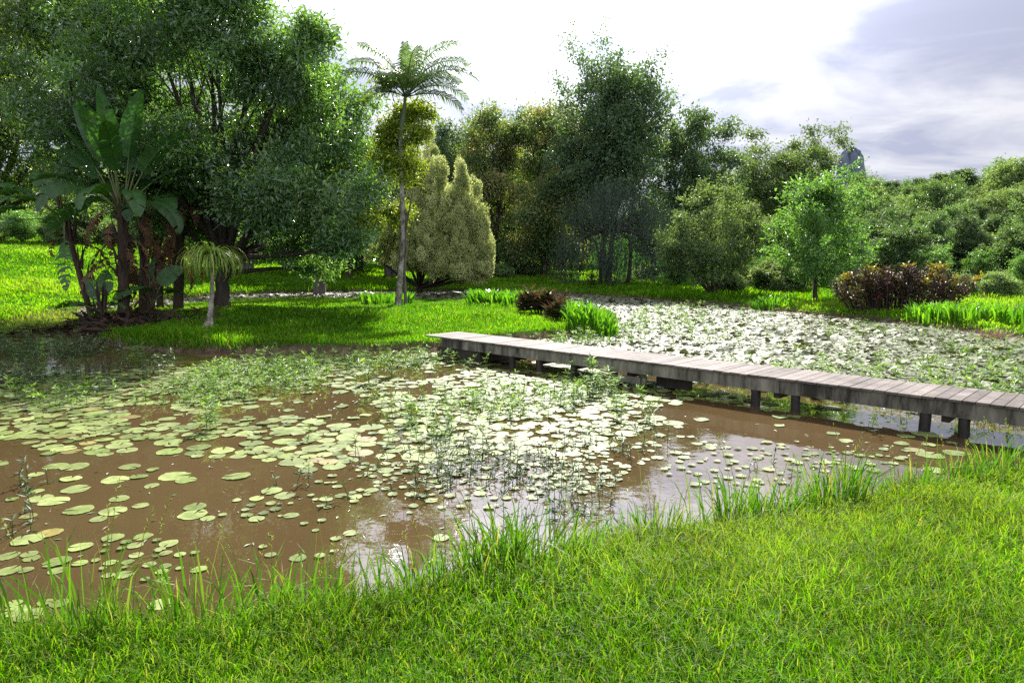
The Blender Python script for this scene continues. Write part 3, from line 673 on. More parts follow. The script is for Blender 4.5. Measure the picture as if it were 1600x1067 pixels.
# ponytail palm on the island edge
r = np.random.default_rng(43)
b = at(325, 517, .3); b[2] = gz(b[0], b[1])
root = thing('ponytail_palm', 'small ponytail palm with swollen dark foot and drooping yellow-green straps', 'palm', tuple(b))
mt = MB(); zs = np.array([-.15, 0, .10, .22, .38, .6, .95, 1.3, 1.65, 1.85]); rd = np.array([.21, .22, .20, .13, .085, .066, .056, .05, .046, .036])
xs = np.stack([.10 * np.sin(zs * 1.2) + .05 * zs, .03 * zs, zs], -1); tube(mt, xs, rd, 12); mt.build('trunk', M['bark_pale'], root, True)
mc = MB()
for k in range(280):
    az = r.uniform(0, 6.283); e = r.uniform(.75, 1.5); L = r.uniform(.75, 1.5); n = 7; s = np.linspace(0, 1, n)
    ee = e - s * r.uniform(2.3, 3.3); d = np.stack([np.cos(az) * np.cos(ee), np.sin(az) * np.cos(ee), np.sin(ee)], -1)
    p = xs[-1] + np.cumsum(d * L / n, 0); sd = np.array([-np.sin(az), np.cos(az), 0]); w = np.linspace(.026, .004, n)[:, None]
    v = np.concatenate([p - sd * w, p + sd * w]); i = np.arange(n - 1)
    mc.add(v, None, np.stack([i, i + 1, i + 1 + n, i + n], -1), np.clip(.5 + .3 * r.normal(), 0, 1))
mc.build('leaf_crown', M['pony'], root)

# ------------------------------------------------------------------ giant paddle-leaved plants
def paddle(r, base, az, e0, Lp, Lb, W, bend, torn, rp=.035):
    Lb = Lb * 1.1; W = W * 1.04; torn = torn * 1.8
    """stalk and torn paddle blade of one leaf"""
    n = 8; s = np.linspace(0, 1, n); e = e0 - bend * .25 * s
    d = np.stack([np.cos(az) * np.cos(e), np.sin(az) * np.cos(e), np.sin(e)], -1)
    p = base + np.cumsum(np.vstack([np.zeros(3), d[:-1] * Lp / (n - 1)]), 0)
    st = MB(); tube(st, p, np.linspace(rp, rp * .45, n), 6)
    m = 22; s = np.linspace(0, 1, m); e = e[-1] - bend * s ** 1.3
    d = np.stack([np.cos(az) * np.cos(e), np.sin(az) * np.cos(e), np.sin(e)], -1)
    q = p[-1] + np.cumsum(np.vstack([np.zeros(3), d[:-1] * Lb / (m - 1)]), 0)
    roll = r.normal() * .35 + (r.choice([-1, 1]) * r.uniform(.5, 1.1) if e0 > 1.0 and abs(math.sin(az)) < .9 else 0); bl = MB()
    tube(bl, q, np.linspace(rp * .45, .006, m), 4, .9)
    side = np.array([-np.sin(az), np.cos(az), 0.0]); nrm = norm(np.cross(d, side)); cr, sr_ = math.cos(roll), math.sin(roll)
    sides = side[None] * cr + nrm * sr_; nrm = nrm * cr - side[None] * sr_
    for sg in (-1, 1):
        fold = .35 + r.normal() * .1; droop = 0; lag = 0
        for i in range(m - 1):
            if r.uniform() < torn: droop = r.uniform(.0, 1.0) * min(1, torn * 3); lag = r.uniform(-.1, .3)
            if r.uniform() < torn * .25: continue
            a = W * np.sin(np.pi * min(1, (s[i] * .93 + .05)) ** .8) ** .65; b_ = W * np.sin(np.pi * min(1, (s[i + 1] * .93 + .05)) ** .8) ** .65
            o1 = sides[i] * sg * math.cos(fold) + nrm[i] * math.sin(fold) * .7
            o1 = norm(o1 + d[i] * (.25 + lag)); o2 = norm(o1 + np.array([0, 0, -.35 - droop]))
            v = [q[i], q[i + 1], q[i + 1] + o1 * b_ * .55, q[i] + o1 * a * .55, q[i + 1] + o1 * b_ * .55 + o2 * b_ * .45, q[i] + o1 * a * .55 + o2 * a * .45]
            bl.add(v, None, [(0, 1, 2, 3), (3, 2, 4, 5)] if sg > 0 else [(3, 2, 1, 0), (5, 4, 2, 3)], np.clip(.45 + .15 * r.normal(), 0, 1))
    return st, bl

def paddle_plant(label, bx, by, topx, topy, leaves_, seed, r0=.13, dead=5, zb=.36):
    r = np.random.default_rng(seed)
    b = at(bx, by, zb); b[2] = gz(b[0], b[1]); D = b[1]
    root = thing('bird_of_paradise', label, 'plant', tuple(b), 0, 'giant paddle-leaved plants on the island point')
    tp = atd(topx, topy, D); mt = MB(); n = 14; t = np.linspace(0, 1, n)
    mid = (b + tp) / 2 + np.array([r.uniform(-.1, .1), 0, .15])
    pts = bez(b - UP * .2, mid, tp, n); tube(mt, pts, r0 * (1.15 - .3 * t) * (1 + .12 * (np.arange(n) % 2)), 9)
    for k in range(26):                                             # old leaf sheaths wrapped round the stem
        u = r.uniform(.25, 1); p = b + (tp - b) * u; a = r.uniform(0, 6.28)
        o = np.array([np.cos(a), np.sin(a), 0]) * r0 * .9; tube(mt, bez(p + o, p + o * 1.5 + UP * .3, p + o * r.uniform(1.6, 3.5) + UP * r.uniform(.4, .9), 4), [.05, .045, .03, .01], 5)
    mt.build('trunk', M['stemdark'], root, True, off=b)
    for (az, e0, Lp, Lb, W, bend, torn) in leaves_:
        st, bl = paddle(r, tp + np.array([np.cos(R(az)), np.sin(R(az)), 0]) * r0 * .5 - UP * .25, R(az), R(e0), Lp, Lb, W, bend, torn)
        lo = bl.build('leaf', M['paddle'], root, True, off=b); st.build('stalk', M['petiole'], lo, True, off=b)
    for k in range(dead):                                           # dead leaves hanging down the stem
        u = r.uniform(.45, 1); p = b + (tp - b) * u; az = r.uniform(0, 6.28)
        st, bl = paddle(r, p + np.array([np.cos(az), np.sin(az), 0]) * r0, az, R(r.uniform(-30, 10)), .35, r.uniform(.7, 1.3), .17, 1.6, .55, .02)
        do = bl.build('dead_leaf', M['dead'], root, True, off=b); st.build('stalk', M['stemdark'], do, True, off=b)
    return root
# azimuth 0 = right, 180 = left, 270 = towards the camera
paddle_plant('tallest paddle-leaved plant in the middle of the clump, stiff upright leaves', 192, 494, 190, 318,
    [(175, 87, 1.7, 2.0, .36, .15, .05), (10, 84, 1.7, 2.0, .36, .2, .06), (172, 77, 1.6, 1.9, .36, .35, .08), (5, 74, 1.6, 1.9, .36, .4, .08), (185, 68, 1.5, 1.9, .36, .5, .1), (-5, 64, 1.4, 1.8, .36, .7, .1), (165, 60, 1.3, 1.8, .36, .8, .12), (20, 55, 1.2, 1.7, .36, 1.0, .12), (190, 50, 1.1, 1.7, .36, 1.2, .15), (255, 80, 1.5, 1.8, .36, .5, .06), (290, 74, 1.3, 1.8, .36, .9, .08), (270, 50, .8, 1.7, .38, 1.9, .12), (230, 46, .9, 1.7, .36, 1.8, .15), (310, 44, .9, 1.7, .36, 1.9, .15), (345, 28, .9, 1.6, .36, 1.8, .15), (205, 22, .9, 1.5, .34, 1.9, .25), (90, 70, 1.4, 1.7, .36, .6, .1)], 51, .16, 16)
paddle_plant('paddle-leaved plant at the right of the clump with brown rags hanging from its stem', 278, 482, 280, 312,
    [(10, 86, 1.6, 1.7, .38, .15, .06), (170, 82, 1.6, 1.7, .38, .25, .08), (0, 72, 1.5, 1.7, .36, .45, .1), (-10, 58, 1.4, 1.7, .36, .9, .12), (15, 46, 1.4, 1.6, .34, 1.1, .18), (175, 64, 1.3, 1.6, .34, .8, .12), (270, 82, 1.5, 1.6, .38, .6, .08), (265, 55, .9, 1.5, .36, 1.7, .1), (235, 50, .9, 1.5, .36, 1.7, .12), (305, 48, .9, 1.6, .36, 1.8, .12), (330, 36, .9, 1.5, .34, 1.8, .15), (350, 58, 1.6, 1.5, .32, 1.3, .2), (195, 40, .9, 1.4, .32, 1.6, .15), (90, 66, 1.2, 1.5, .34, .7, .1)], 52, .16, 20)
paddle_plant('leaning paddle-leaved plant at the left of the clump on a thin bare stem', 145, 490, 100, 335,
    [(110, 78, 1.2, 1.3, .32, .5, .1), (150, 62, 1.2, 1.4, .32, .9, .15), (175, 48, 1.3, 1.5, .3, 1.3, .3), (190, 32, 1.2, 1.5, .3, 1.6, .4), (200, 55, 1.1, 1.4, .32, 1.2, .2), (60, 66, 1.0, 1.3, .3, .9, .12), (250, 45, 1.0, 1.3, .3, 1.4, .2), (20, 50, .9, 1.2, .3, 1.3, .15), (300, -35, 1.1, 1.7, .3, .6, .45), (215, 12, 1.1, 1.4, .28, 1.7, .4)], 53, .085, 3)
paddle_plant('short dark paddle-leaved sucker at the foot of the clump, left side', 160, 496, 160, 478,
    [(150, 70, .5, .8, .26, .6, .1), (100, 80, .6, .8, .26, .4, .08), (30, 60, .5, .8, .26, .9, .1), (250, 45, .4, .7, .24, 1.1, .1), (200, 40, .5, .8, .24, 1.2, .1), (330, 40, .5, .7, .24, 1.2, .1)], 54, .07, 3)
paddle_plant('short dark paddle-leaved sucker between the two upright stems of the clump', 235, 492, 236, 462,
    [(100, 80, .7, .9, .28, .4, .08), (40, 70, .6, .9, .28, .8, .1), (160, 66, .6, .9, .28, .8, .1), (280, 55, .5, .8, .26, 1.2, .1), (350, 45, .5, .8, .26, 1.2, .1), (220, 45, .5, .8, .26, 1.2, .1)], 55, .08, 5)
paddle_plant('paddle-leaved stem with hanging blades just right of the tallest plant', 222, 488, 226, 330,
    [(90, 86, 1.3, 1.6, .36, .3, .08), (150, 72, 1.3, 1.6, .36, .7, .1), (25, 70, 1.3, 1.6, .36, .8, .1), (285, 46, .8, 1.6, .38, 1.9, .12), (320, 52, .8, 1.6, .38, 1.8, .15), (240, 50, .8, 1.5, .36, 1.9, .12), (200, 45, .9, 1.5, .34, 1.7, .15), (355, 50, 1.0, 1.5, .34, 1.6, .15)], 59, .12, 12)
paddle_plant('lower paddle-leaved stem behind the right plant, half hidden', 250, 478, 246, 372,
    [(100, 82, 1.0, 1.3, .32, .4, .1), (30, 60, 1.0, 1.3, .32, 1.0, .1), (170, 55, 1.0, 1.3, .32, 1.1, .12), (290, 50, .9, 1.3, .34, 1.6, .12), (340, 42, .9, 1.4, .34, 1.6, .12), (250, 60, .9, 1.3, .32, 1.3, .1)], 56, .12, 8)
# dark litter of old leaves on the point
r = np.random.default_rng(57); mb = MB(); n = 2600
P = np.stack([r.uniform(-14.6, -9.2, n), r.uniform(17.5, 24, n), np.zeros(n)], -1)
P[:, 2], e, _ = ground(P[:, 0], P[:, 1]); k = (e > -.05) & (np.hypot((P[:, 0] + 12.2) / 2.2, (P[:, 1] - 20.8) / 2.6) < 1.1 + .3 * r.normal(size=n)); P = P[k] + [0, 0, .05]
leaves(mb, P, np.concatenate([r.normal(size=(len(P), 2)), r.normal(size=(len(P), 1)) * .25], 1), UP + .4 * r.normal(size=P.shape), r.uniform(.2, .8, len(P)), r.uniform(.05, .16, len(P)), .2, r.uniform(0, .7, len(P)))
tag(mb.build('leaf_litter', M['litter']), 'brown fallen leaf litter under the paddle-leaved clump', None, None, 'stuff')

# ------------------------------------------------------------------ strappy clumps, croton, cordylines, sedge
def strap_clump(name, label, px, py, wpx, h, n, seed, mat='strap', zb=.36, w=.07, cat='plant', group=None, lean=.45):
    r = np.random.default_rng(seed)
    b = at(px, py, zb); b[2] = gz(b[0], b[1]); hw = wpx / 2 * b[1] / F
    root = thing(name, label, cat, tuple(b), 0, group)
    x = r.uniform(-1, 1, n); P = np.stack([x * hw, r.normal(size=n) * min(.45, hw * .5), np.zeros(n)], -1)
    P[:, 2] = ground(P[:, 0] + b[0], P[:, 1] + b[1])[0] - b[2] - .02
    az = np.arctan2(P[:, 1] + r.normal(size=n) * .3, P[:, 0] * .6 + r.normal(size=n) * .4)
    m_ = MB(); blades(m_, P, h * r.uniform(.65, 1.1, n), w * r.uniform(.7, 1.2, n), np.abs(r.normal(size=n)) * lean * .6 + .12, az, np.clip(.5 + .25 * r.normal(size=n), 0, 1), .5, r.uniform(0, 3.14, n))
    m_.build('leaves', M[mat], root)
    return root
G = 'strap-leaved clumps on the island'
strap_clump('strap_leaved_plant', 'low bright strap-leaved clump at the foot of the palm', 605, 471, 74, .7, 300, 61, group=G)
strap_clump('strap_leaved_plant', 'long bright strap-leaved hedge along the back edge of the island', 790, 479, 112, .82, 620, 62, group=G, w=.09)
strap_clump('strap_leaved_plant', 'dense bright strap-leaved clump at the right tip of the island by the water', 925, 507, 70, .82, 260, 63, zb=.3, group=G, w=.085)
strap_clump('strap_leaved_plant', 'thin strap-leaved clump between the red-leaved shrub and the island tip', 884, 496, 34, .6, 90, 64, zb=.34, group=G)
def cordyline(label, px, py, seed, h, n=3):
    r = np.random.default_rng(seed); b = at(px, py, .36); b[2] = gz(b[0], b[1])
    root = thing('cordyline', label, 'shrub', tuple(b)); ms = MB(); mc = MB()
    for k in range(n):
        a = r.uniform(0, 6.28); o = np.array([np.cos(a), np.sin(a) * .4, 0]) * r.uniform(.05, .12 + .07 * n) * (n > 1); hh = h * r.uniform(.55, 1)
        tube(ms, [o * .4 - UP * .1, o * .7 + UP * hh * .5, o + UP * hh], [.03, .022, .015], 6)
        q = 70; u = r.uniform(.25, 1, q); P = o + np.stack([0 * u, 0 * u, u * hh], -1); az = r.uniform(0, 6.28, q); el = r.uniform(-.1, 1.1, q) * u + .1
        Dv = np.stack([np.cos(az) * np.cos(el), np.sin(az) * np.cos(el), np.sin(el)], -1)
        leaves(mc, P, Dv, UP + .3 * r.normal(size=P.shape), r.uniform(.28, .5, q), r.uniform(.07, .12, q), .2, r.uniform(0, 1, q))
    ms.build('stem', M['bark'], root, True); mc.build('foliage', M['cordyline'], root)
cordyline('dark purple and green leaved shrub at the end of the strap-leaved hedge', 845, 490, 71, .8, 11)
cordyline('small purplish leaved plant beside the strap-leaved tip of the island', 868, 498, 72, .6, 3)
cordyline('reddish plant on a dark stump on the far bank before the weeping tree', 925, 449, 73, 1.1, 1)
cordyline('dark stumpy plant on the far lawn left of the reddish one', 878, 438, 74, 1.2, 1)

r = np.random.default_rng(75); D = 26
b = atd(1402, 480, D); b[2] = gz(b[0], b[1])
root = thing('croton_shrub', 'wide purple and dark red leaved shrub with yellow tips on the right bank', 'shrub', tuple(b))
mc, mt, shoots = MB(), MB(), []
for k in range(150):
    x = r.uniform(-1, 1); top = (1.75 - .55 * abs(x) ** 2.5) * r.uniform(.55, 1.0); x *= 2.35; y = r.normal() * .65
    o = np.array([x * .75, y * .6, 0]); t_ = np.array([x, y, top]); tube(mt, bez(o, (o + t_) / 2 + [0, 0, .2], t_, 5), np.linspace(.025, .008, 5), 5)
    yel = r.uniform() < .08 and top > 1.0
    q = 44; u = r.uniform(.1, 1, q) ** .6; P = o + (t_ - o) * u[:, None] + r.normal(size=(q, 3)) * .06
    Dv = r.normal(size=(q, 3)); Dv[:, 2] = np.abs(Dv[:, 2]) * .6 + .1
    leaves(mc, P, Dv, UP + .5 * r.normal(size=P.shape), r.uniform(.12, .22, q), r.uniform(.05, .085, q), .15, np.clip(r.beta(1.6, 1.6) + .2 * r.normal(size=q), 0, .84))
    if yel:
        P = np.repeat(t_[None], 26, 0) + r.normal(size=(26, 3)) * .07
        my = MB(); shoots.append(my); leaves(my, P, np.abs(r.normal(size=(26, 3))) * [1, 1, 1] * np.sign(r.normal(size=(26, 3))) * [1, 1, 0] + [0, 0, .6], UP + .4 * r.normal(size=P.shape), .2, .07, .15, np.full(26, .96))
mt.build('stems', M['bark'], root, True); mc.build('foliage', M['croton'], root); [my.build('yellow_shoot', M['croton'], root) for my in shoots]
G = 'strap-leaved row on the right bank'
for px, py, w, h, lab in ((1455, 494, 62, .62, 'strap-leaved clump under the right end of the purple shrub'), (1515, 499, 66, .66, 'strap-leaved clump right of the purple shrub, behind the dry sedge'), (1583, 503, 70, .68, 'strap-leaved clump at the right edge of the photo on the bank'), (1205, 474, 50, .45, 'small strap-leaved clump under the bright green young tree'), (1660, 512, 80, .8, 'strap-leaved clump beyond the right edge of the bank row')):
    strap_clump('strap_leaved_plant', lab, px, py, w, h, 170, 80 + px, zb=.3, group=G)
strap_clump('dry_sedge', 'brown dry sedge tussock drooping over the eroded right bank', 1552, 519, 22, .75, 220, 90, 'drygrass', .2, .015, 'grass tussock', None, 1.3)

# ------------------------------------------------------------------ background trees and the wood on the right
def template(name, lobes, h0, n, L, W, mat, bark, seed, r0, **kw):
    r = np.random.default_rng(seed); root = thing(name, 'x', 'tree')
    mc = MB(); cen = crown(mc, lobes, n, L, W, r, **kw); mt = MB(); limbs(mt, (0, 0, 0), (r.normal() * .2, r.normal() * .2, h0), lobes, cen, r, r0, 4)
    mt.build('trunk', M[bark], root, True); mc.build('crown', M[mat], root)
    return root
def btemplate(name, stems, mat, bark, seed, **kw):
    r = np.random.default_rng(seed); root = thing(name, 'x', 'tree'); mc, mt = MB(), MB()
    for top, rad, ex in stems: branchy(mc, mt, np.array([top[0] * .12, top[1] * .12, 0]), np.array(top, float), rad, r, **{**kw, **ex})
    mt.build('trunk', M[bark], root, True); mc.build('crown', M[mat], root)
    return root
def rl(seed, k, R0, zlo, zhi, rr, taper=0.0):
    r = np.random.default_rng(seed); o = []; k = int(k * 1.7)
    for i in range(k):
        z = zlo + (zhi - zlo) * (i + .5) / k; f = 1 - taper * (z - zlo) / (zhi - zlo); a = i * 2.4 + r.uniform(-.4, .4); q = R0 * 1.12 * f * r.uniform(.35, 1) * (i < k - 1)
        s = rr * r.uniform(.45, 1.0) * (1 - .5 * taper * (z - zlo) / (zhi - zlo)); o.append((np.cos(a) * q, np.sin(a) * q, z, s, s, s * .72))
    return o
TP = {
 'round': btemplate('round_tree', [((0, 0, 9.1), 3.2, {}), ((1.6, .6, 7.6), 2.4, dict(nbr=24)), ((-1.5, -.5, 7.9), 2.4, dict(nbr=24))], 'mid', 'bark', 101, L=.38, W=.18, cl=9, nbr=38, u0=.2, el=(.2, .9), step=.5, spread=.3, r0=.2),
 'broad': btemplate('broad_tree', [((0, 0, 8.8), 3.4, {}), ((2.6, .8, 8.2), 2.6, dict(nbr=26)), ((-2.4, .6, 8.4), 2.6, dict(nbr=26)), ((.4, -2.3, 7.8), 2.5, dict(nbr=24))], 'olive', 'bark_grey', 102, L=.36, W=.17, cl=9, nbr=32, u0=.3, el=(.3, .6), step=.5, spread=.3, r0=.2, tuft=.3),
 'oval': btemplate('oval_tree', [((0, 0, 11.8), 2.6, {}), ((.9, .5, 9.8), 1.9, dict(nbr=26))], 'dark', 'bark', 103, L=.38, W=.17, cl=10, nbr=52, u0=.15, el=(.3, 1.1), step=.5, spread=.3, r0=.22),
 'loose': btemplate('loose_tree', [((0, 0, 10.2), 2.6, {}), ((2.0, .4, 9.0), 2.0, dict(nbr=16)), ((-1.8, .7, 8.4), 2.1, dict(nbr=16))], 'olive', 'bark_grey', 104, L=.36, W=.16, cl=12, nbr=22, u0=.35, el=(.3, .8), step=.5, spread=.3, r0=.17, tuft=.6),
 'bush': btemplate('bushy_tree', [((0, 0, 5.3), 1.9, {}), ((1.1, .4, 4.5), 1.5, dict(nbr=20)), ((-1.0, .3, 4.2), 1.5, dict(nbr=20))], 'bright', 'bark', 105, L=.26, W=.12, cl=10, nbr=30, u0=.1, el=(.2, .95), step=.36, spread=.22, r0=.1),
 'pine': template('pine_tree', [(0, 0, 2 + i * 1.25, 2.9 - i * .27, 2.9 - i * .27, .8) for i in range(9)], 11, 8000, .42, .14, 'dark', 'bark', 106, .2, spread=.35, lumps=.5),
 'shrub': template('shrub', rl(7, 8, 1.5, .5, 2.4, 1.0, .2), .5, 7000, .20, .095, 'olive', 'bark', 107, .06, spread=.22),
}
USED = set(); DESC = {'round': 'rounded mid-green tree', 'broad': 'broad olive tree', 'oval': 'dark upright tree', 'loose': 'loose open-crowned tree', 'bush': 'fresh bushy tree', 'pine': 'dark pointed pine', 'shrub': 'olive shrub'}
CATS = {'shrub': 'shrub', 'pine': 'pine'}
HT = {'round': 9.5, 'broad': 9.3, 'oval': 12.2, 'loose': 10.6, 'bush': 5.6, 'pine': 13.0, 'shrub': 3.2}
def put(kind, px, Y, ptop, where, seed, group, wide=1.0):
    """stands a tree of one kind at distance Y so that its top reaches the height seen in the photo"""
    r = np.random.default_rng(seed); b = atd(px, 430, Y); b[2] = gz(b[0], b[1])
    tp = atd(px, ptop, Y)[2]; s = max(.35, (tp - b[2]) / HT[kind])
    lab = f'{DESC[kind]} {where}'
    if kind in USED: o = dup(TP[kind], tuple(b), r.uniform(0, 6.28), (s * wide, s * wide, s), lab, group)
    else:
        o = TP[kind]; USED.add(kind); o.location = b; o.scale = (s * wide, s * wide, s); o['label'] = lab; o['group'] = group
    o['category'] = CATS.get(kind, 'tree')
    return o
g1 = 'trees behind the far bank'
for i, (k, px, Y, t, w) in enumerate([
    ('oval', 905, 84, 300, 'seen between the trunks behind the weeping tree'), ('round', 1020, 80, 320, 'behind the right side of the weeping tree'), ('broad', 870, 90, 280, 'behind the ragged-topped rounded tree'),
    ('oval', 720, 92, 240, 'behind the golden conifer, right of the blackish conifer'), ('round', 640, 88, 300, 'behind the golden conifer'), ('broad', 560, 82, 290, 'behind the yellow-green tree and the palm'), ('oval', 480, 90, 260, 'deep in the shade behind the bare-trunked tree'),
    ('broad', 395, 78, 300, 'up the slope behind the island tree'), ('round', 300, 84, 290, 'up the slope behind the right paddle-leaved plant'), ('broad', 200, 80, 280, 'up the slope behind the tallest paddle-leaved plant'), ('round', 110, 86, 290, 'up the slope behind the leaning paddle-leaved plant'), ('broad', 20, 82, 285, 'up the slope at the left edge of the photo'), ('oval', -90, 84, 250, 'up the slope past the left edge'),
    ('broad', 385, 57, 262, 'on the shaded lawn behind the big island tree, left one'), ('broad', 455, 60, 258, 'on the shaded lawn behind the big island tree, middle one'), ('oval', 545, 58, 262, 'on the shaded lawn behind the big island tree, right one'), ('broad', 610, 61, 275, 'on the shaded lawn behind the yellow-green tree'),
    ('round', 1160, 84, 300, 'behind the spreading olive-green tree'), ('loose', 1120, 74, 290, 'between the open-crowned tree and the twin-crowned tree'), ('broad', 800, 95, 250, 'behind the two rounded trees with yellowish tips')]):
    put(k, px, Y, t, w, 200 + i, g1, 1.15)
g2 = 'shrubs under the far trees'
for i, (k, px, Y, t, w, wd) in enumerate([
    ('shrub', 1215, 40, 405, 'under the twin-crowned tree beside the young tree', 1.3), ('shrub', 1170, 43, 415, 'behind the thin stems of the spreading tree', 1.3), ('bush', 1060, 47, 425, 'at the foot of the weeping tree, right side', 1.1), ('shrub', 1250, 46, 395, 'behind the stem of the young tree', 1.4), ('shrub', 1340, 33, 430, 'between the young tree and the purple shrub', 1.2), ('shrub', 1140, 39, 440, 'low at the foot of the spreading tree', 1.3), ('bush', 905, 70, 405, 'at the end of the far lawn', 1.2),
    ('shrub', 780, 58, 420, 'in the shade under the yellow-tipped rounded tree', 1.7), ('shrub', 830, 62, 415, 'in the shade under the ragged-topped rounded tree', 1.7), ('bush', 735, 66, 400, 'in the shade right of the golden conifer', 1.4), ('shrub', 1010, 56, 425, 'behind the trunks of the weeping tree', 1.4), ('bush', 40, 62, 335, 'on the lawn edge behind the leaning plant', 1.3), ('shrub', 100, 64, 345, 'on the lawn edge behind the clump', 1.4), ('shrub', -30, 60, 335, 'on the lawn edge at the far left', 1.4)]):
    put(k, px, Y, t, w, 230 + i, g2, wd)
for i in range(16):
    put(['shrub', 'bush', 'shrub', 'round'][i % 4], 1330 + i * 24, 38 + (i * 7) % 5 * 2.2, [432, 425, 436, 398][i % 4], ['low', 'bright', 'greyish', 'taller'][i % 4] + f' in the thicket behind the right bank, number {i + 1} from left', 260 + i, 'thicket behind the right bank', 1.3)
for i in range(14):
    put(['bush', 'round', 'shrub'][i % 3], -60 + i * 48, 66 + (i * 5) % 4 * 2.5, [338, 318, 345][i % 3], f'along the lawn top, number {i + 1} from the left', 280 + i, 'bushes along the top of the lawn', 1.4)
g3 = 'trees of the wood on the right'
wood = [  # kind, px, distance, top y, place
 ('bush', 1395, 44, 385, 'just behind the purple shrub, left half'), ('bush', 1460, 42, 395, 'just behind the purple shrub, right half'), ('bush', 1530, 40, 400, 'behind the strap-leaved row'), ('shrub', 1562, 33, 425, 'with greyish leaves above the strap-leaved row'), ('bush', 1600, 36, 415, 'at the right edge above the strap-leaved row'), ('shrub', 1500, 34, 440, 'low behind the right end of the purple shrub'),
 ('round', 1365, 56, 345, 'right beside the crown of the young tree'), ('bush', 1425, 58, 370, 'in the front rank above the purple shrub'), ('round', 1480, 56, 372, 'in the front rank right of the purple shrub'), ('oval', 1550, 52, 345, 'tall and dark in the front rank near the right edge'), ('round', 1605, 50, 335, 'large in the front rank at the right edge'), ('broad', 1680, 52, 330, 'past the right edge of the photo'),
 ('round', 1382, 76, 335, 'in the second rank left, round and dense'), ('loose', 1440, 74, 340, 'in the second rank above the purple shrub'), ('round', 1462, 84, 298, 'the tallest dome in the middle of the wood'), ('broad', 1500, 80, 318, 'just right of the tallest dome'), ('bush', 1530, 72, 350, 'in the second rank below the conifers'), ('loose', 1570, 78, 318, 'in the second rank near the right edge'), ('broad', 1620, 74, 300, 'in the second rank at the right edge'),
 ('loose', 1345, 92, 295, 'brownish behind the young tree crown'), ('broad', 1375, 110, 312, 'in the third rank left'), ('round', 1415, 112, 298, 'flat-topped under the ridge pines'), ('broad', 1440, 120, 300, 'under the ridge pines, left'), ('round', 1500, 116, 300, 'under the ridge pines, right'), ('oval', 1535, 104, 282, 'dark in the third rank left of the tall right trees'), ('broad', 1585, 100, 262, 'tall group at the right skyline'), ('round', 1562, 108, 264, 'tall at the right skyline, left of the group'), ('oval', 1612, 96, 254, 'tallest on the right skyline'), ('loose', 1600, 88, 290, 'brownish below the right skyline'), ('broad', 1660, 96, 255, 'past the right edge on the skyline'),
 ('pine', 1384, 150, 284, 'first from the left along the skyline'), ('pine', 1428, 165, 280, 'second from the left along the skyline'), ('pine', 1462, 150, 272, 'third from the left along the skyline, tall'), ('pine', 1492, 152, 266, 'tallest along the skyline'), ('oval', 1480, 160, 280, 'between the two tallest skyline pines'), ('pine', 1444, 170, 283, 'small between skyline pines'), ('round', 1522, 158, 284, 'right of the tallest skyline pine'), ('oval', 1408, 175, 288, 'between the first two skyline pines'), ('round', 1340, 140, 282, 'just below the rock tower'), ('broad', 1545, 150, 286, 'on the skyline dip before the tall right group'), ('round', 1362, 180, 288, 'on the skyline between rock tower and first pine'),
 ('round', 1395, 98, 322, 'in the middle of the wood left of the dome'), ('bush', 1420, 66, 362, 'bright in the middle of the wood, low'), ('bush', 1355, 66, 370, 'right of the young tree, low'), ('round', 1515, 64, 365, 'in the middle of the wood, right'), ('bush', 1580, 60, 372, 'bright, low near the right edge'), ('loose', 1490, 100, 310, 'behind the tallest dome, right'), ('broad', 1430, 92, 320, 'left of the tallest dome'), ('round', 1540, 88, 322, 'below the skyline dip'),
 ('broad', 1720, 66, 310, 'far past the right edge'), ('round', 1760, 80, 300, 'second past the right edge'), ('oval', 1300, 110, 300, 'hidden behind the young tree'), ('broad', 1250, 100, 320, 'behind the twin-crowned tree, low'), ('round', 1200, 104, 320, 'behind the twin-crowned tree, left and low')]
for i, (k, px, Y, t, w) in enumerate(wood): put(k, px, Y, t, w, 300 + i, g3, (1.0 if k in ('round', 'broad', 'bush') else 1.15) * (2.0 if k == 'pine' else 1))

r = np.random.default_rng(340); seen = {}
NEARTO = [(1380, 'beside the young tree'), (1440, 'left above purple shrub'), (1500, 'right above purple shrub'), (1560, 'above the dry sedge'), (1620, 'at the right edge'), (1900, 'past the right edge')]
for k_, (Yw, top_, word) in enumerate([(46, 398, 'first'), (54, 372, 'second'), (63, 352, 'third'), (74, 334, 'fourth'), (87, 318, 'fifth'), (102, 304, 'sixth'), (120, 296, 'seventh')]):
    px_ = 1345 + r.uniform(0, 25)
    while px_ < 1700:
        kd = r.choice(['round', 'oval', 'loose', 'broad', 'loose', 'round', 'oval']); w_ = next(t for a_, t in NEARTO if px_ < a_)
        lab_ = f'in the {word} rank of the wood, {w_}'; c_ = seen.get(kd + lab_, 0); seen[kd + lab_] = c_ + 1
        if c_: lab_ = f'in the {word} rank of the wood, second one {w_}'
        put(kd, px_, Yw + r.uniform(-3, 3), top_ + r.uniform(-16, 14) - (18 if px_ > 1560 else 0), lab_, 4000 + int(px_ * 7) + k_, 'ranks of the wood on the right', r.uniform(.75, 1.05)); px_ += r.uniform(34, 58)
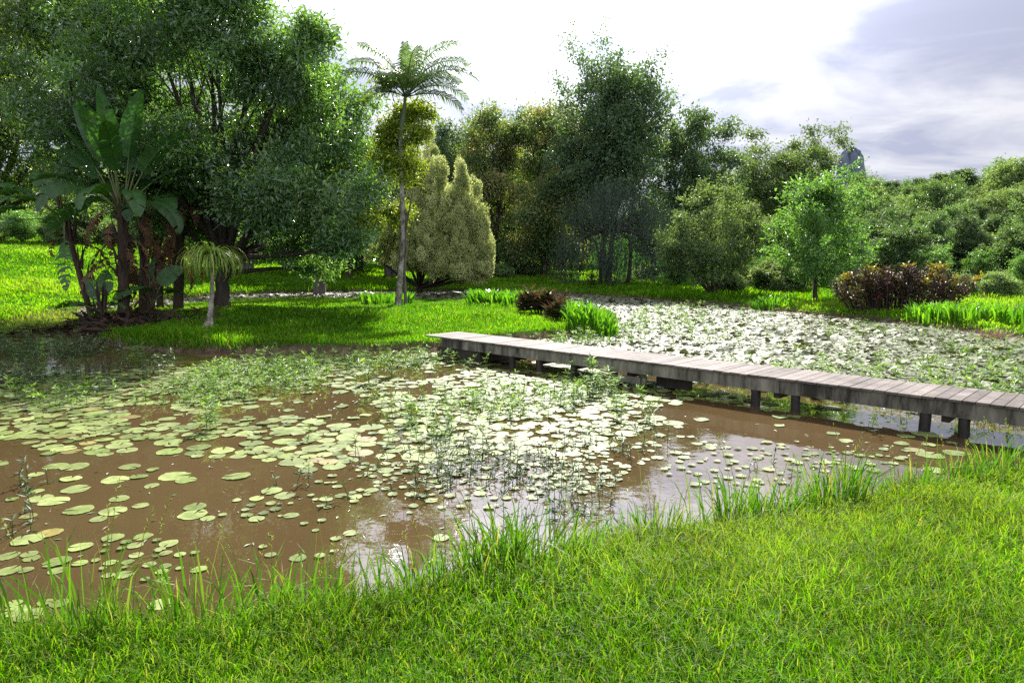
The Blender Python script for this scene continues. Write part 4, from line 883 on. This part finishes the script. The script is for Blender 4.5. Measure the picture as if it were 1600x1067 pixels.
# far wooded ridge and the rock tower
r = np.random.default_rng(95); mb = MB()
for k in range(900):
    az = R(r.uniform(-50, 50)); d = r.uniform(330, 560); x, y = math.sin(az) * d, math.cos(az) * d
    hh = r.uniform(7, 12) + 18 * smooth(.2, .45, x / y) * (d - 330) / 300; n = 26; s = r.uniform(3, 6)
    q = norm(r.normal(size=(n, 3))) * s * np.array([1, 1, .9]) + [x, y, gz(x, y) + hh - s]
    leaves(mb, q, r.normal(size=(n, 3)), UP + .8 * r.normal(size=(n, 3)), s * .7, s * .45, .15, np.clip(r.uniform(.2, .8) + .2 * r.normal(size=n), 0, 1))
tag(mb.build('far_wood', M['dark']), 'distant wooded ridge behind the trees', None, None, 'stuff')
D = 660; c = atd(1329, 262, D); zb = 0; top = atd(1329, 231, D)[2]; mb = MB(); n = 26; m_ = 40
th = np.linspace(0, 2 * np.pi, m_, endpoint=False); vs = []
for i in range(n):
    u = i / (n - 1); prof = 11.0 * (1.18 - .2 * u) * (1 - max(0, (u - .8) / .2) ** 2.6) ** .5 if u < 1 else .3
    rr = prof * (1 + .10 * np.sin(th * 3 + u * 5) + .07 * np.sin(th * 7 + u * 9) + .05 * r.normal(size=m_))
    vs.append(np.stack([c[0] + rr * np.cos(th), c[1] + rr * np.sin(th), np.full(m_, zb + (top - zb) * u) + r.normal(size=m_) * .6], -1))
i, j = np.meshgrid(np.arange(n - 1), np.arange(m_), indexing='ij'); j2 = (j + 1) % m_
mb.add(np.concatenate(vs), None, np.stack([i * m_ + j, i * m_ + j2, (i + 1) * m_ + j2, (i + 1) * m_ + j], -1).reshape(-1, 4))
root = thing('rock_tower', 'rounded rock tower far behind the wood, tinted blue for distance haze', 'rock', (c[0], c[1], zb))
mb.build('rock_face', M['rock'], root, False, off=(c[0], c[1], zb))
mb = MB(); n = 900; a = r.uniform(0, 6.28, n); q = np.sqrt(r.uniform(0, 1, n)) * 8.6
P = np.stack([c[0] + np.cos(a) * q, c[1] + np.sin(a) * q, top - 9 * (q / 8.6) ** 3 + r.normal(size=n) * 1 - 1.5], -1)
leaves(mb, P, r.normal(size=(n, 3)), UP + .7 * r.normal(size=(n, 3)), 1.6, 1.1, .1, r.uniform(0, 1, n)); mb.build('scrub_cap', M['dark'], root, off=(c[0], c[1], zb))

# ------------------------------------------------------------------ lily pads
r = np.random.default_rng(111)
def pad_geo(rr, r, tilt=0.0, seg=22, wave=.012):
    wave = wave * min(1, rr / .12)
    """a round pad with a narrow cleft, slightly wavy rim"""
    th = np.linspace(.14, 2 * np.pi - .14, seg); w = 1 + .035 * np.sin(th * 3 + r.uniform(0, 6)) + .02 * r.normal(size=seg)
    zi = .004 + wave * .3 * np.sin(th * 2 + r.uniform(0, 6)); zo = .006 + wave * (np.sin(th * 3 + r.uniform(0, 6)) * .5 + .4 * r.normal(size=seg)).clip(-.3, 1.4)
    inn = np.stack([rr * .55 * w * np.cos(th), rr * .55 * w * np.sin(th), zi], -1); ou = np.stack([rr * w * np.cos(th), rr * w * np.sin(th), zo], -1)
    v = np.concatenate([[[rr * .05, 0, .003]], inn, ou]); i = np.arange(seg - 1)
    t = np.stack([0 * i, 1 + i, 2 + i], -1); q = np.stack([1 + i, 1 + seg + i, 2 + seg + i, 2 + i], -1)
    if tilt:
        a = r.uniform(0, 6.28); k = np.array([np.cos(a), np.sin(a), 0]); v = v * math.cos(tilt) + np.cross(k, v) * math.sin(tilt) + k * (v @ k)[:, None] * (1 - math.cos(tilt)); v[:, 2] += rr * math.sin(tilt) * .6
    return v, t, q
def blob(px, py, bl):
    o = 0
    for (cx, cy, rx, ry, s) in bl: o = np.maximum(o, s * np.clip(1.6 - 1.6 * (((px - cx) / rx) ** 2 + ((py - cy) / ry) ** 2), 0, 1))
    return o
DENSE = [(620, 640, 430, 85, 1), (300, 630, 330, 62, .9), (800, 660, 240, 60, 1), (560, 590, 330, 40, 1), (860, 600, 130, 40, .9), (60, 650, 160, 60, .7), (120, 690, 140, 26, .7), (330, 700, 120, 24, .6), (700, 575, 130, 28, .9),
         (200, 655, 280, 50, .9), (130, 770, 140, 50, .45), (240, 820, 120, 46, .34), (480, 705, 130, 30, .6), (300, 740, 120, 30, .4), (560, 730, 90, 22, .32), (60, 880, 110, 30, .35), (150, 850, 120, 60, .3), (400, 770, 60, 30, .16), (1180, 640, 60, 18, .3), (1040, 665, 70, 24, .3), (1110, 625, 60, 16, .3), (1000, 620, 80, 26, .45),
         (1430, 690, 80, 20, .3), (1330, 685, 60, 16, .3), (1290, 640, 40, 12, .2), (1500, 640, 90, 24, .25), (1225, 655, 50, 12, .35), (50, 950, 60, 22, .55), (250, 930, 60, 30, .3), (640, 830, 60, 40, .12), (0, 760, 60, 40, .3), (480, 590, 160, 34, .9), (120, 610, 200, 30, .85), (1470, 720, 60, 20, .35)]
SMALL = [(760, 750, 150, 46, .3), (900, 735, 90, 44, .5), (1150, 735, 120, 34, .22), (1230, 715, 90, 30, .3), (220, 880, 120, 40, .35), (620, 760, 130, 50, .4), (440, 800, 100, 40, .3), (1330, 715, 110, 24, .5), (1060, 705, 110, 30, .15), (480, 850, 90, 40, .12), (700, 790, 120, 34, .1)]
pads = []; cell = {}
def free(x, y, rr, k):
    ci, cj = int(x // .5), int(y // .5)
    for a in (-1, 0, 1):
        for b_ in (-1, 0, 1):
            for (u, v, s) in cell.get((ci + a, cj + b_), ()):
                if (u - x) ** 2 + (v - y) ** 2 < (k * (rr + s)) ** 2: return False
    return True
def try_pads(n, bl, lo, hi, k, ymax=17.2):
    Yv = 3.3 + (ymax - 3.3) * r.uniform(0, 1, n) ** .8; Xv = r.uniform(-1.02, 1.02, n) * Yv * .9
    px, py = project(Xv, Yv, 0.0); dens = blob(px, py, bl) * (1 + .35 * wav(Xv * 2, Yv * 2, 6, 16))
    ed = ground(Xv, Yv)[1]; 
    mean = math.pi * ((lo + hi) / 2) ** 2; cand = n * .8 ** -1 * ((Yv - 3.29) / (ymax - 3.3)) ** .25 / (ymax - 3.3) / (1.836 * Yv)
    want = np.where(dens < .5, dens, dens * 9) / mean
    ok = (r.uniform(0, 1, n) < want / np.maximum(cand, .01)) & (ed < -.12)
    for x, y, a, b_ in zip(Xv[ok], Yv[ok], px[ok], py[ok]):
        rr = r.uniform(lo, hi) * (1 - .25 * (r.uniform() < .4)) * (.62 + .38 * float(smooth(4, 7.5, y)) if hi > .1 else 1)
        q = A1 - np.array([x, y, 0]); dist = abs(np.dot(np.array([x, y]) - A1[:2], dn[:2]))
        if free(x, y, rr, k):
            cell.setdefault((int(x // .5), int(y // .5)), []).append((x, y, rr)); pads.append((x, y, rr, a, b_))
try_pads(80000, DENSE, .08, .165, .76)
try_pads(40000, SMALL, .03, .07, .9)
size = np.array([p[2] ** 2 / p[1] ** 3 for p in pads]); vis = np.array([(-20 < p[3] < 1620) and p[4] < 1010 for p in pads])
order = np.argsort(-size * vis); big = set(order[:300].tolist())
WHERE = [(lambda a, b_: b_ > 905, 'beside the near grass bank'), (lambda a, b_: a < 620 and b_ > 690, 'on open brown water at the left'), (lambda a, b_: a > 1350, 'by the right boardwalk posts'), (lambda a, b_: a > 960, 'left of the right boardwalk posts'), (lambda a, b_: a > 560 and b_ > 700, 'among dark weeds in mid pond'), (lambda a, b_: a < 300, 'in the drift along the left side'), (lambda a, b_: True, 'in the dense drift in mid pond')]
variants = {}
def pad_variant(s, old, k):
    key = (s, old, k)
    if key not in variants:
        rv = np.random.default_rng(1000 + k); v, t, q = pad_geo(1.0, rv, 0, 26, .05); m_ = MB(); c0 = .2 + .6 * rv.uniform(); rn = np.full(len(v), c0); hf = (len(v) - 1) // 2
        rn[1 + hf:] = np.clip(c0 + .18 + .25 * rv.normal(size=hf), 0, 1); rn[1:1 + hf] = np.clip(c0 + .15 * rv.normal(size=hf), 0, 1); m_.add(v, t, q, rn)
        variants[key] = m_.mesh('lily_pad', M['pad_old' if old else 'pad'], True)
    return variants[key]
rest = MB()
for i, (x, y, rr, a, b_) in enumerate(pads):
    tilt = 0 if r.uniform() < .8 else r.uniform(.03, .12)
    if i in big:
        old = r.uniform() < .07; sm = rr < .08
        o = bpy.data.objects.new('lily_pad', pad_variant(0, old, int(r.integers(0, 14)))); COL.objects.link(o)
        o.location = (x, y, .004 + .006 * r.uniform()); o.scale = (rr, rr * r.uniform(.92, 1.0), rr * .6); o.rotation_euler = (tilt * .4, tilt * .4, r.uniform(0, 6.28))
        w = next(t for f, t in WHERE if f(a, b_))
        col = 'yellowing brown' if old else 'pale green'; sz = 'small' if sm else ('large' if rr > .15 else 'medium-sized')
        tag(o, f'{sz} {col} lily pad {w}', 'lily pad', f'{sz} {col} lily pads {w}')
    else:
        v, t, q = pad_geo(rr, r, tilt, 12); c = r.uniform(0, 1); v[:, 2] += .003 + .006 * r.uniform()
        aa_ = r.uniform(0, 6.28); v = v @ np.array([[math.cos(aa_), math.sin(aa_), 0], [-math.sin(aa_), math.cos(aa_), 0], [0, 0, 1]]); rest.add(v + [x, y, 0], t, q, c)
tag(rest.build('floating_leaf_cover', M['pad'], None, True), 'smaller and farther floating lily leaves among the large pads', None, None, 'stuff')
print('pads', len(pads))

# far side of the pond: a closed cover of pale pads
n = 190000; Yv = 9 + 41 * r.uniform(0, 1, n) ** .9; Xv = r.uniform(-1, 1, n) * Yv * .95
side = (np.stack([Xv, Yv], -1) - A1[:2]) @ dn[:2]; z_, ed, _ = ground(Xv, Yv); px, py = project(Xv, Yv, 0)
beyond = (side > WDECK + .2) & (Xv > -3) | (Yv > 26)
opn = smooth(.8, 2.6, side - WDECK + .6 * wav(Xv, Yv, 4, 12)) ; opn = np.where(px > 1000, np.maximum(.05, opn), np.where(Yv > 16, 1, opn))
ok = beyond & (ed < -.05) & (r.uniform(0, 1, n) < opn * .95)
cell.clear(); fp = MB(); cnt = 0
for x, y in zip(Xv[ok], Yv[ok]):
    rr = r.uniform(.06, .125) * (1 + .008 * y)
    if not free(x, y, rr, .58): continue
    cell.setdefault((int(x // .5), int(y // .5)), []).append((x, y, rr)); cnt += 1
    up_ = r.uniform() < .16; v, t, q = pad_geo(rr, r, r.uniform(.15, .6) if up_ else r.uniform(0, .07), 9, .03); v[:, 2] += .004 + .012 * r.uniform()
    fp.add(v + [x, y, 0], t, q, r.uniform(0, 1))
tag(fp.build('far_leaf_cover', M['pad_far'], None, True), 'closed cover of pale floating leaves on the far side of the boardwalk', None, None, 'stuff')
print('far pads', cnt)

# ------------------------------------------------------------------ emergent water weeds
def sprigs(mb, P, H, r, dense=5, L=.07, W=.018):
    """upright stems with whorls of narrow leaves"""
    for p, h in zip(P, H):
        az = r.uniform(0, 6.28); ln = r.uniform(0, .5); topp = p + np.array([np.cos(az) * ln * h, np.sin(az) * ln * h, h])
        pts = bez(p - UP * .03, p + UP * h * .6, topp, 4); tube(mb, pts, [.004, .004, .003, .002], 3, .3)
        k = max(2, int(h / .06)); u = np.repeat(np.linspace(.25, 1, k), dense); m_ = len(u)
        q = np.stack([np.interp(u, np.linspace(0, 1, 4), pts[:, i]) for i in range(3)], -1)
        a = r.uniform(0, 6.28, m_); e = r.uniform(-.2, .9, m_) * u
        D = np.stack([np.cos(a) * np.cos(e), np.sin(a) * np.cos(e), np.sin(e)], -1); sc = r.uniform(.6, 1.3, m_)
        leaves(mb, q, D, UP + .3 * r.normal(size=(m_, 3)), L * sc, W * sc, .1, np.clip(.5 + .3 * r.normal(size=m_), 0, 1))
def weed_field(name, label, mat, bl, n, hlo, hhi, seed, L=.07, W=.018, ylim=(3.6, 17.5), side=None, dens=5):
    r = np.random.default_rng(seed); Yv = r.uniform(*ylim, n); Xv = r.uniform(-1, 1, n) * Yv * .9; px, py = project(Xv, Yv, 0.0)
    k = (r.uniform(0, 1, n) < blob(px, py, bl) * np.clip(.75 + .6 * wav(Xv * 2.2, Yv * 2.2, 4, 14), 0, 1.4)) & (ground(Xv, Yv)[1] < -.03)
    sd_ = (np.stack([Xv, Yv], -1) - A1[:2]) @ dn[:2]; k &= (sd_ < -.15) | (sd_ > WDECK + .15)
    P = np.stack([Xv[k], Yv[k], 0 * Yv[k]], -1); mb = MB(); sprigs(mb, P, r.uniform(hlo, hhi, len(P)) * r.choice([.6, 1, 1.5], len(P)), r, dens, L, W)
    print(name, len(P)); return tag(mb.build(name, M[mat]), label, None, None, 'stuff')
weed_field('water_weeds', 'light green leafy weeds standing among the lily pads', 'weed', [(480, 605, 230, 50, .8), (620, 590, 220, 42, .7), (330, 640, 140, 40, .35), (760, 620, 180, 45, .35), (560, 660, 260, 40, .2), (900, 610, 120, 30, .4), (80, 620, 120, 30, .25), (1000, 600, 100, 20, .3)], 20000, .06, .22, 121, .095, .027)
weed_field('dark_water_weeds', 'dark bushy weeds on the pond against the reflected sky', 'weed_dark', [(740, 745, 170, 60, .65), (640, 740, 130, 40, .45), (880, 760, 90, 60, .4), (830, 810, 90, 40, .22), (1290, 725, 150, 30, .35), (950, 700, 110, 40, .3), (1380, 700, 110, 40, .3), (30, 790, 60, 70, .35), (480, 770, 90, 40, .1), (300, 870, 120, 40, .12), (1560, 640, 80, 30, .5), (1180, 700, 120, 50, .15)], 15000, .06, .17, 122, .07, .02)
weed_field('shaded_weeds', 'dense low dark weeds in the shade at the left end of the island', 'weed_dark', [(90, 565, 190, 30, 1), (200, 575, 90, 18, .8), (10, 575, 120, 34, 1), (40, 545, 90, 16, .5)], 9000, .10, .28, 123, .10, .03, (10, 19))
weed_field('far_weeds', 'scattered green weeds on the pale cover beyond the boardwalk', 'weed', [(1200, 560, 500, 70, .16), (1500, 590, 200, 50, .3), (1100, 530, 200, 60, .16), (1050, 510, 80, 50, .3), (1560, 630, 100, 40, .5), (1400, 620, 200, 30, .25), (960, 530, 60, 20, .7), (900, 540, 60, 14, .7)], 22000, .08, .24, 124, .12, .035, (9, 34), None, 5)
for i, (px, py, h, lab) in enumerate([(925, 612, .55, 'tall knotweed-like weed standing close to the middle of the boardwalk'), (612, 590, .5, 'tall leafy weed in the thick of the light green weeds, right'), (575, 600, .45, 'tall leafy weed in the thick of the light green weeds'), (332, 672, .42, 'upright weed among the pads at the left of the drift'), (965, 655, .36, 'single stem weed between pads near the brown open water'), (1013, 660, .3, 'drooping weed on the brown open water left of the boardwalk'), (815, 572, .42, 'pair-leaved weed just in front of the second post'), (440, 588, .4, 'upright weed near the island bank'), (222, 570, .45, 'spiky weed by the dark shaded weeds'), (648, 660, .35, 'thin weed in the middle of the dense drift')]):
    r = np.random.default_rng(130 + i); p = at(px, py, 0); root = thing('water_weed', lab, 'plant', tuple(p)); mb = MB()
    sprigs(mb, r.normal(size=(4, 3)) * [.05, .05, 0], h * r.uniform(.7, 1.05, 4), r, 4, .15, .03); mb.build('stems', M['weed'], root)

r = np.random.default_rng(139); n = 9000; Yv = r.uniform(3.6, 17, n); Xv = r.uniform(-1, 1, n) * Yv * .9; px, py = project(Xv, Yv, 0.0)
k = (ground(Xv, Yv)[1] < -.05) & (r.uniform(0, 1, n) < .10 + .8 * blob(px, py, [(480, 610, 300, 60, .8), (740, 745, 200, 70, .6), (880, 760, 90, 60, .4), (300, 760, 300, 90, .12), (1330, 715, 120, 30, .6), (90, 570, 200, 40, .9)]))
P = np.stack([Xv[k], Yv[k], .004 + .004 * r.uniform(size=k.sum())], -1); mb = MB(); m_ = len(P)
leaves(mb, P, np.concatenate([r.normal(size=(m_, 2)), .05 * r.normal(size=(m_, 1))], 1), UP + .15 * r.normal(size=(m_, 3)), r.uniform(.02, .09, m_), r.uniform(.01, .03, m_), .1, r.uniform(0, 1, m_))
M['scraps'] = leaf_mat('floating_scraps', [(.05, .03, .015), (.10, .07, .02), (.07, .11, .03), (.12, .18, .05)], .1, .5, .3, (1.1, 1.1, .6), 0)
tag(mb.build('floating_scraps', M['scraps']), 'small brown and green plant scraps drifting between the pads', None, None, 'stuff')

# ------------------------------------------------------------------ grass
def grass(name, label, n, ylo, yhi, sel, h0, h1, w0, mat, seed, pw=1.0, lean=.6, xw=.85, wmul=.0011):
    r = np.random.default_rng(seed)
    Yv = ylo * (yhi / ylo) ** (r.uniform(0, 1, n) ** pw); Xv = r.uniform(-1, 1, n) * (Yv * xw + (3.2 if yhi < 12 else .6))
    z, e, ma = ground(Xv, Yv); k = sel(Xv, Yv, z, e, ma, r); Xv, Yv, z, e = Xv[k], Yv[k], z[k], e[k]; m_ = len(Xv)
    d = np.hypot(Xv, Yv); cl = np.clip(1 + .35 * wav(Xv * 1.5, Yv * 1.5, 6, 16), .5, 1.7)
    H = r.uniform(h0, h1, m_) * cl * (1 - .6 * smooth(26, 33, Yv) if name == 'island_grass' else 1); Wd = np.maximum(w0, wmul * d) * r.uniform(.7, 1.3, m_)
    tone = np.clip(.45 + .22 * r.normal(size=m_) + .12 * wav(Xv, Yv, 2, 12), 0, .82); tone = np.where(r.uniform(0, 1, m_) < .08, r.uniform(.85, 1, m_), tone)
    mb = MB(); blades(mb, np.stack([Xv, Yv, z - .015], -1), H, Wd, np.minimum(np.abs(r.normal(size=m_)) * lean * .5 + .15, .85), r.uniform(0, 6.28, m_), tone, .6, r.uniform(0, 3.14, m_))
    print(name, m_); return tag(mb.build(name, M[mat]), label, None, None, 'stuff')
near = lambda x, y: (y < 11) & (x > -9)
onisl = lambda x, y: signed(POLY_I, x, y) < 0
grass('lawn_grass', 'short dense bright grass on the near bank', 400000, 1.5, 9.5, lambda x, y, z, e, ma, r: near(x, y) & (e > .04) & (z > -.02) & (x < 8.5) & (y < 5.2 + .55 * np.maximum(x, -1) + 1.2), .06, .19, .0066, 'grass', 141, .85, 1.0, .95, .0014)
grass('bank_fringe', 'long grass blades along the near water edge', 38000, 2.6, 9.5, lambda x, y, z, e, ma, r: near(x, y) & (e > -.14) & (e < .75) & (r.uniform(0, 1, len(x)) < .8 * smooth(.75, .1, e) * np.clip(.45 + .7 * wav(x * 2, y * 2, 6, 16), .05, 1)), .10, .32, .0075, 'tuft', 142, 1, .7, .95)
grass('island_grass', 'bright lawn covering the island', 330000, 15.5, 44, lambda x, y, z, e, ma, r: onisl(x, y) & (e > .02) & (np.hypot((x + 12.2) / 2.0, (y - 20.6) / 2.3) > 1 + .25 * r.normal(size=len(x))), .08, .2, .008, 'lawn', 143, 1.0, .6, .78, .00095)
grass('marsh_grass', 'yellowish low marsh grass at the left inlet', 42000, 17, 34, lambda x, y, z, e, ma, r: ma & (x < -8), .05, .18, .01, 'marsh', 144, 1, .5, .95)
grass('hill_grass', 'sunlit lawn sloping up beyond the pond on the left', 230000, 20, 78, lambda x, y, z, e, ma, r: ~onisl(x, y) & ~ma & (e > .05) & (x < 9), .09, .22, .012, 'lawn', 145, 1.1, .5, .85, .0013)
grass('far_bank_grass', 'grass strip along the right bank of the pond', 200000, 14, 52, lambda x, y, z, e, ma, r: ~onisl(x, y) & (e > .10) & (e < 14) & (x > 4), .12, .30, .012, 'lawn', 146, 1, .6, .9, .0012)
grass('bank_roots', 'brown dead grass hanging from the eroded banks', 120000, 14, 52, lambda x, y, z, e, ma, r: ~ma & (e > -.06) & (e < .24) & (r.uniform(0, 1, len(x)) < .6), .04, .16, .012, 'drygrass', 147, 1, 1.2, .9, .0010)
grass('bank_stalks', 'thin seeding grass stalks along the near water edge', 9000, 2.4, 9.5, lambda x, y, z, e, ma, r: near(x, y) & (e > -.15) & (e < .5) & (r.uniform(0, 1, len(x)) < .16), .3, .75, .0032, 'tuft', 148, 1, .22, .95, .0006)
def tuft(px, py, h, n, seed, label, w=.008, spread=.12):
    r = np.random.default_rng(seed); p = at(px, py, .08); p[2] = gz(p[0], p[1]); root = thing('grass_tuft', label, 'grass tuft', tuple(p), 0, 'tall grass tufts along the near bank')
    P = np.stack([r.normal(size=n) * spread, r.normal(size=n) * spread * .6, np.full(n, -.03)], -1); m_ = MB()
    P[:, 2] += np.maximum(ground(P[:, 0] + p[0], P[:, 1] + p[1])[0], -.05) - p[2]
    blades(m_, P, h * r.uniform(.45, 1.1, n), w * r.uniform(.7, 1.4, n), np.abs(r.normal(size=n)) * .35 + .08, np.arctan2(P[:, 1] + r.normal(size=n) * .1, P[:, 0] + r.normal(size=n) * .1), np.clip(.5 + .25 * r.normal(size=n), 0, 1), .5, r.uniform(0, 3.14, n))
    m_.build('blades', M['tuft'], root)
    m_ = MB(); k = 3
    for _ in range(k):
        a = r.uniform(0, 6.28); o = np.array([r.normal() * spread, r.normal() * spread * .5, 0]); hh = h * r.uniform(1.0, 1.5); e = o + np.array([np.cos(a) * .2 * hh, np.sin(a) * .2 * hh, hh]); pts = bez(o, o + UP * hh * .6, e, 6)
        tube(m_, pts, np.linspace(.0022, .0012, 6), 4, .8); q = 12; u = np.linspace(.72, 1, q); pp = np.stack([np.interp(u, np.linspace(0, 1, 6), pts[:, i]) for i in range(3)], -1)
        leaves(m_, pp, norm(pts[-1] - pts[-2]) + .5 * r.normal(size=(q, 3)), r.normal(size=(q, 3)), .03, .006, .1, .9)
    m_.build('seed_stalks', M['tuft'], root)
for i, a in enumerate([(1150, 812, .58, 90, 'upright tuft with the longest blades right of the middle of the near bank'), (1205, 800, .46, 90, 'wide tuft with arching blades just right of the longest one'), (800, 880, .48, 110, 'dark green tuft against the reflected sky in the middle of the near bank'), (755, 892, .42, 70, 'leafy tuft left of the dark middle one'), (860, 872, .40, 70, 'short tuft right of the dark middle one'), (1310, 785, .62, 110, 'tall tuft pointing at the boardwalk posts'), (1275, 795, .40, 60, 'low tuft left of the one below the posts'), (1020, 845, .42, 70, 'tuft with single blades over the pale water'), (1420, 770, .42, 80, 'tuft before the left of the two right posts'), (1500, 752, .40, 80, 'tuft before the rightmost post'), (650, 912, .34, 60, 'bright tuft at the brown water left of the middle'), (420, 945, .42, 40, 'thin tall grass with seed heads at the brown water'), (300, 960, .45, 40, 'thin seeding grass near the lower left pads'), (130, 985, .5, 36, 'sparse seeding grass at the lower left corner bank'), (500, 930, .36, 46, 'thin tuft between the seeding grass and the bright tuft'), (1570, 735, .45, 80, 'tuft at the right edge where the boardwalk leaves the photo')]): tuft(a[0], a[1] + (14 if a[0] < 1000 else 4), a[2] * (1.3 if a[0] < 1000 else .95), int(a[3] * 1.5), 160 + i, a[4], .011, .15)

# ------------------------------------------------------------------ camera, sun, sky
cd = bpy.data.cameras.new('camera'); cam = bpy.data.objects.new('camera', cd); COL.objects.link(cam)
cd.sensor_width = 36; cd.lens = 36 * F / 1600; cd.clip_start = .05; cd.clip_end = 9000
cam.location = (0, 0, CAMH); cam.rotation_euler = (math.pi / 2 - PITCH, 0, 0); SC.camera = cam
EL, AZ = R(38.5), R(5)
sd = Vector((math.sin(AZ) * math.cos(EL), math.cos(AZ) * math.cos(EL), math.sin(EL)))
ld = bpy.data.lights.new('sun', 'SUN'); ld.energy = 5.0; ld.angle = R(.53); ld.color = (1, .95, .86)
lo = bpy.data.objects.new('sun', ld); COL.objects.link(lo); lo.rotation_euler = sd.to_track_quat('Z', 'Y').to_euler()
W = bpy.data.worlds.new('World'); SC.world = W; W.use_nodes = True; nt = W.node_tree; nt.nodes.clear()
N_ = nt.nodes.new; Lk = nt.links.new
def math_(op, a, b=None, c=None, clamp=False):
    m_ = N_('ShaderNodeMath'); m_.operation = op; m_.use_clamp = clamp
    for i, v in enumerate((a, b, c)):
        if v is None: continue
        if isinstance(v, (int, float)): m_.inputs[i].default_value = v
        else: Lk(v, m_.inputs[i])
    return m_.outputs[0]
sky = N_('ShaderNodeTexSky'); sky.sky_type = 'NISHITA'; sky.sun_disc = False; sky.sun_elevation = EL; sky.sun_rotation = AZ; sky.dust_density = 1.0
bg1 = N_('ShaderNodeBackground'); Lk(sky.outputs[0], bg1.inputs['Color']); bg1.inputs['Strength'].default_value = .08
tc = N_('ShaderNodeTexCoord'); sx = N_('ShaderNodeSeparateXYZ'); Lk(tc.outputs['Generated'], sx.inputs[0])
zz = math_('ADD', math_('MAXIMUM', sx.outputs['Z'], 0.0), .16)
cx_ = N_('ShaderNodeCombineXYZ'); Lk(math_('DIVIDE', sx.outputs['X'], zz), cx_.inputs[0]); Lk(math_('DIVIDE', sx.outputs['Y'], zz), cx_.inputs[1])
nz = N_('ShaderNodeTexNoise'); nz.inputs['Scale'].default_value = 1.9; nz.inputs['Detail'].default_value = 9; nz.inputs['Roughness'].default_value = .55; nz.inputs['Distortion'].default_value = .5
Lk(cx_.outputs[0], nz.inputs['Vector'])
nc = N_('ShaderNodeTexNoise'); nc.inputs['Scale'].default_value = .42; nc.inputs['Detail'].default_value = 5; Lk(cx_.outputs[0], nc.inputs['Vector'])
dt = N_('ShaderNodeVectorMath'); dt.operation = 'DOT_PRODUCT'; Lk(tc.outputs['Generated'], dt.inputs[0]); dt.inputs[1].default_value = sd
g = math_('POWER', math_('MAXIMUM', dt.outputs['Value'], 0.0), 21.0)     # thin cloud glowing round the sun
rp = N_('ShaderNodeValToRGB'); e = rp.color_ramp.elements; e[0].position = .40; e[0].color = (.53, .565, .735, 1); e[1].position = .64; e[1].color = (.90, .91, .98, 1); Lk(nz.outputs['Fac'], rp.inputs[0])
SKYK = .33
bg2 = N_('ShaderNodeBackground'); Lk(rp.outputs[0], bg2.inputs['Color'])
Lk(math_('MULTIPLY', math_('ADD', math_('MULTIPLY', g, math_('ADD', math_('MULTIPLY', nz.outputs['Fac'], 11.0), 4.0)), 1.0), math_('MULTIPLY', math_('ADD', 1.0, math_('MULTIPLY', math_('MAXIMUM', math_('SUBTRACT', .15, sx.outputs['Y']), 0.0), 1.5)), SKYK)), bg2.inputs['Strength'])  # sky raised behind the camera, added as fill on the near sides of trees
cov = math_('SMOOTH_MIN', 1.0, math_('MULTIPLY', math_('SUBTRACT', nc.outputs['Fac'], .05), 5.0), .1, True)
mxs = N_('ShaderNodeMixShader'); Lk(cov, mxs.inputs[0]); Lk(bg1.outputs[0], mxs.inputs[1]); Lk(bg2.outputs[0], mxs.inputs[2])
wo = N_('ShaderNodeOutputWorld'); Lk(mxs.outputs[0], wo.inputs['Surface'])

SC.view_settings.view_transform = 'Standard'; SC.view_settings.look = 'None'; SC.view_settings.gamma = 1.0; SC.view_settings.exposure = 1.5
SC.render.engine = 'CYCLES'; cy = SC.cycles
cy.max_bounces = 6; cy.diffuse_bounces = 3; cy.glossy_bounces = 3; cy.transmission_bounces = 4; cy.transparent_max_bounces = 4; cy.caustics_reflective = False; cy.caustics_refractive = False
cy.sample_clamp_indirect = 5; cy.sample_clamp_direct = 12; cy.use_denoising = False; cy.denoiser = 'OPENIMAGEDENOISE'; cy.denoising_input_passes = 'RGB_ALBEDO_NORMAL'; cy.denoising_prefilter = 'ACCURATE'
for t_ in TP.values():
    if 'category' not in t_ or t_.get('label') == 'x': print('unused template', t_.name)
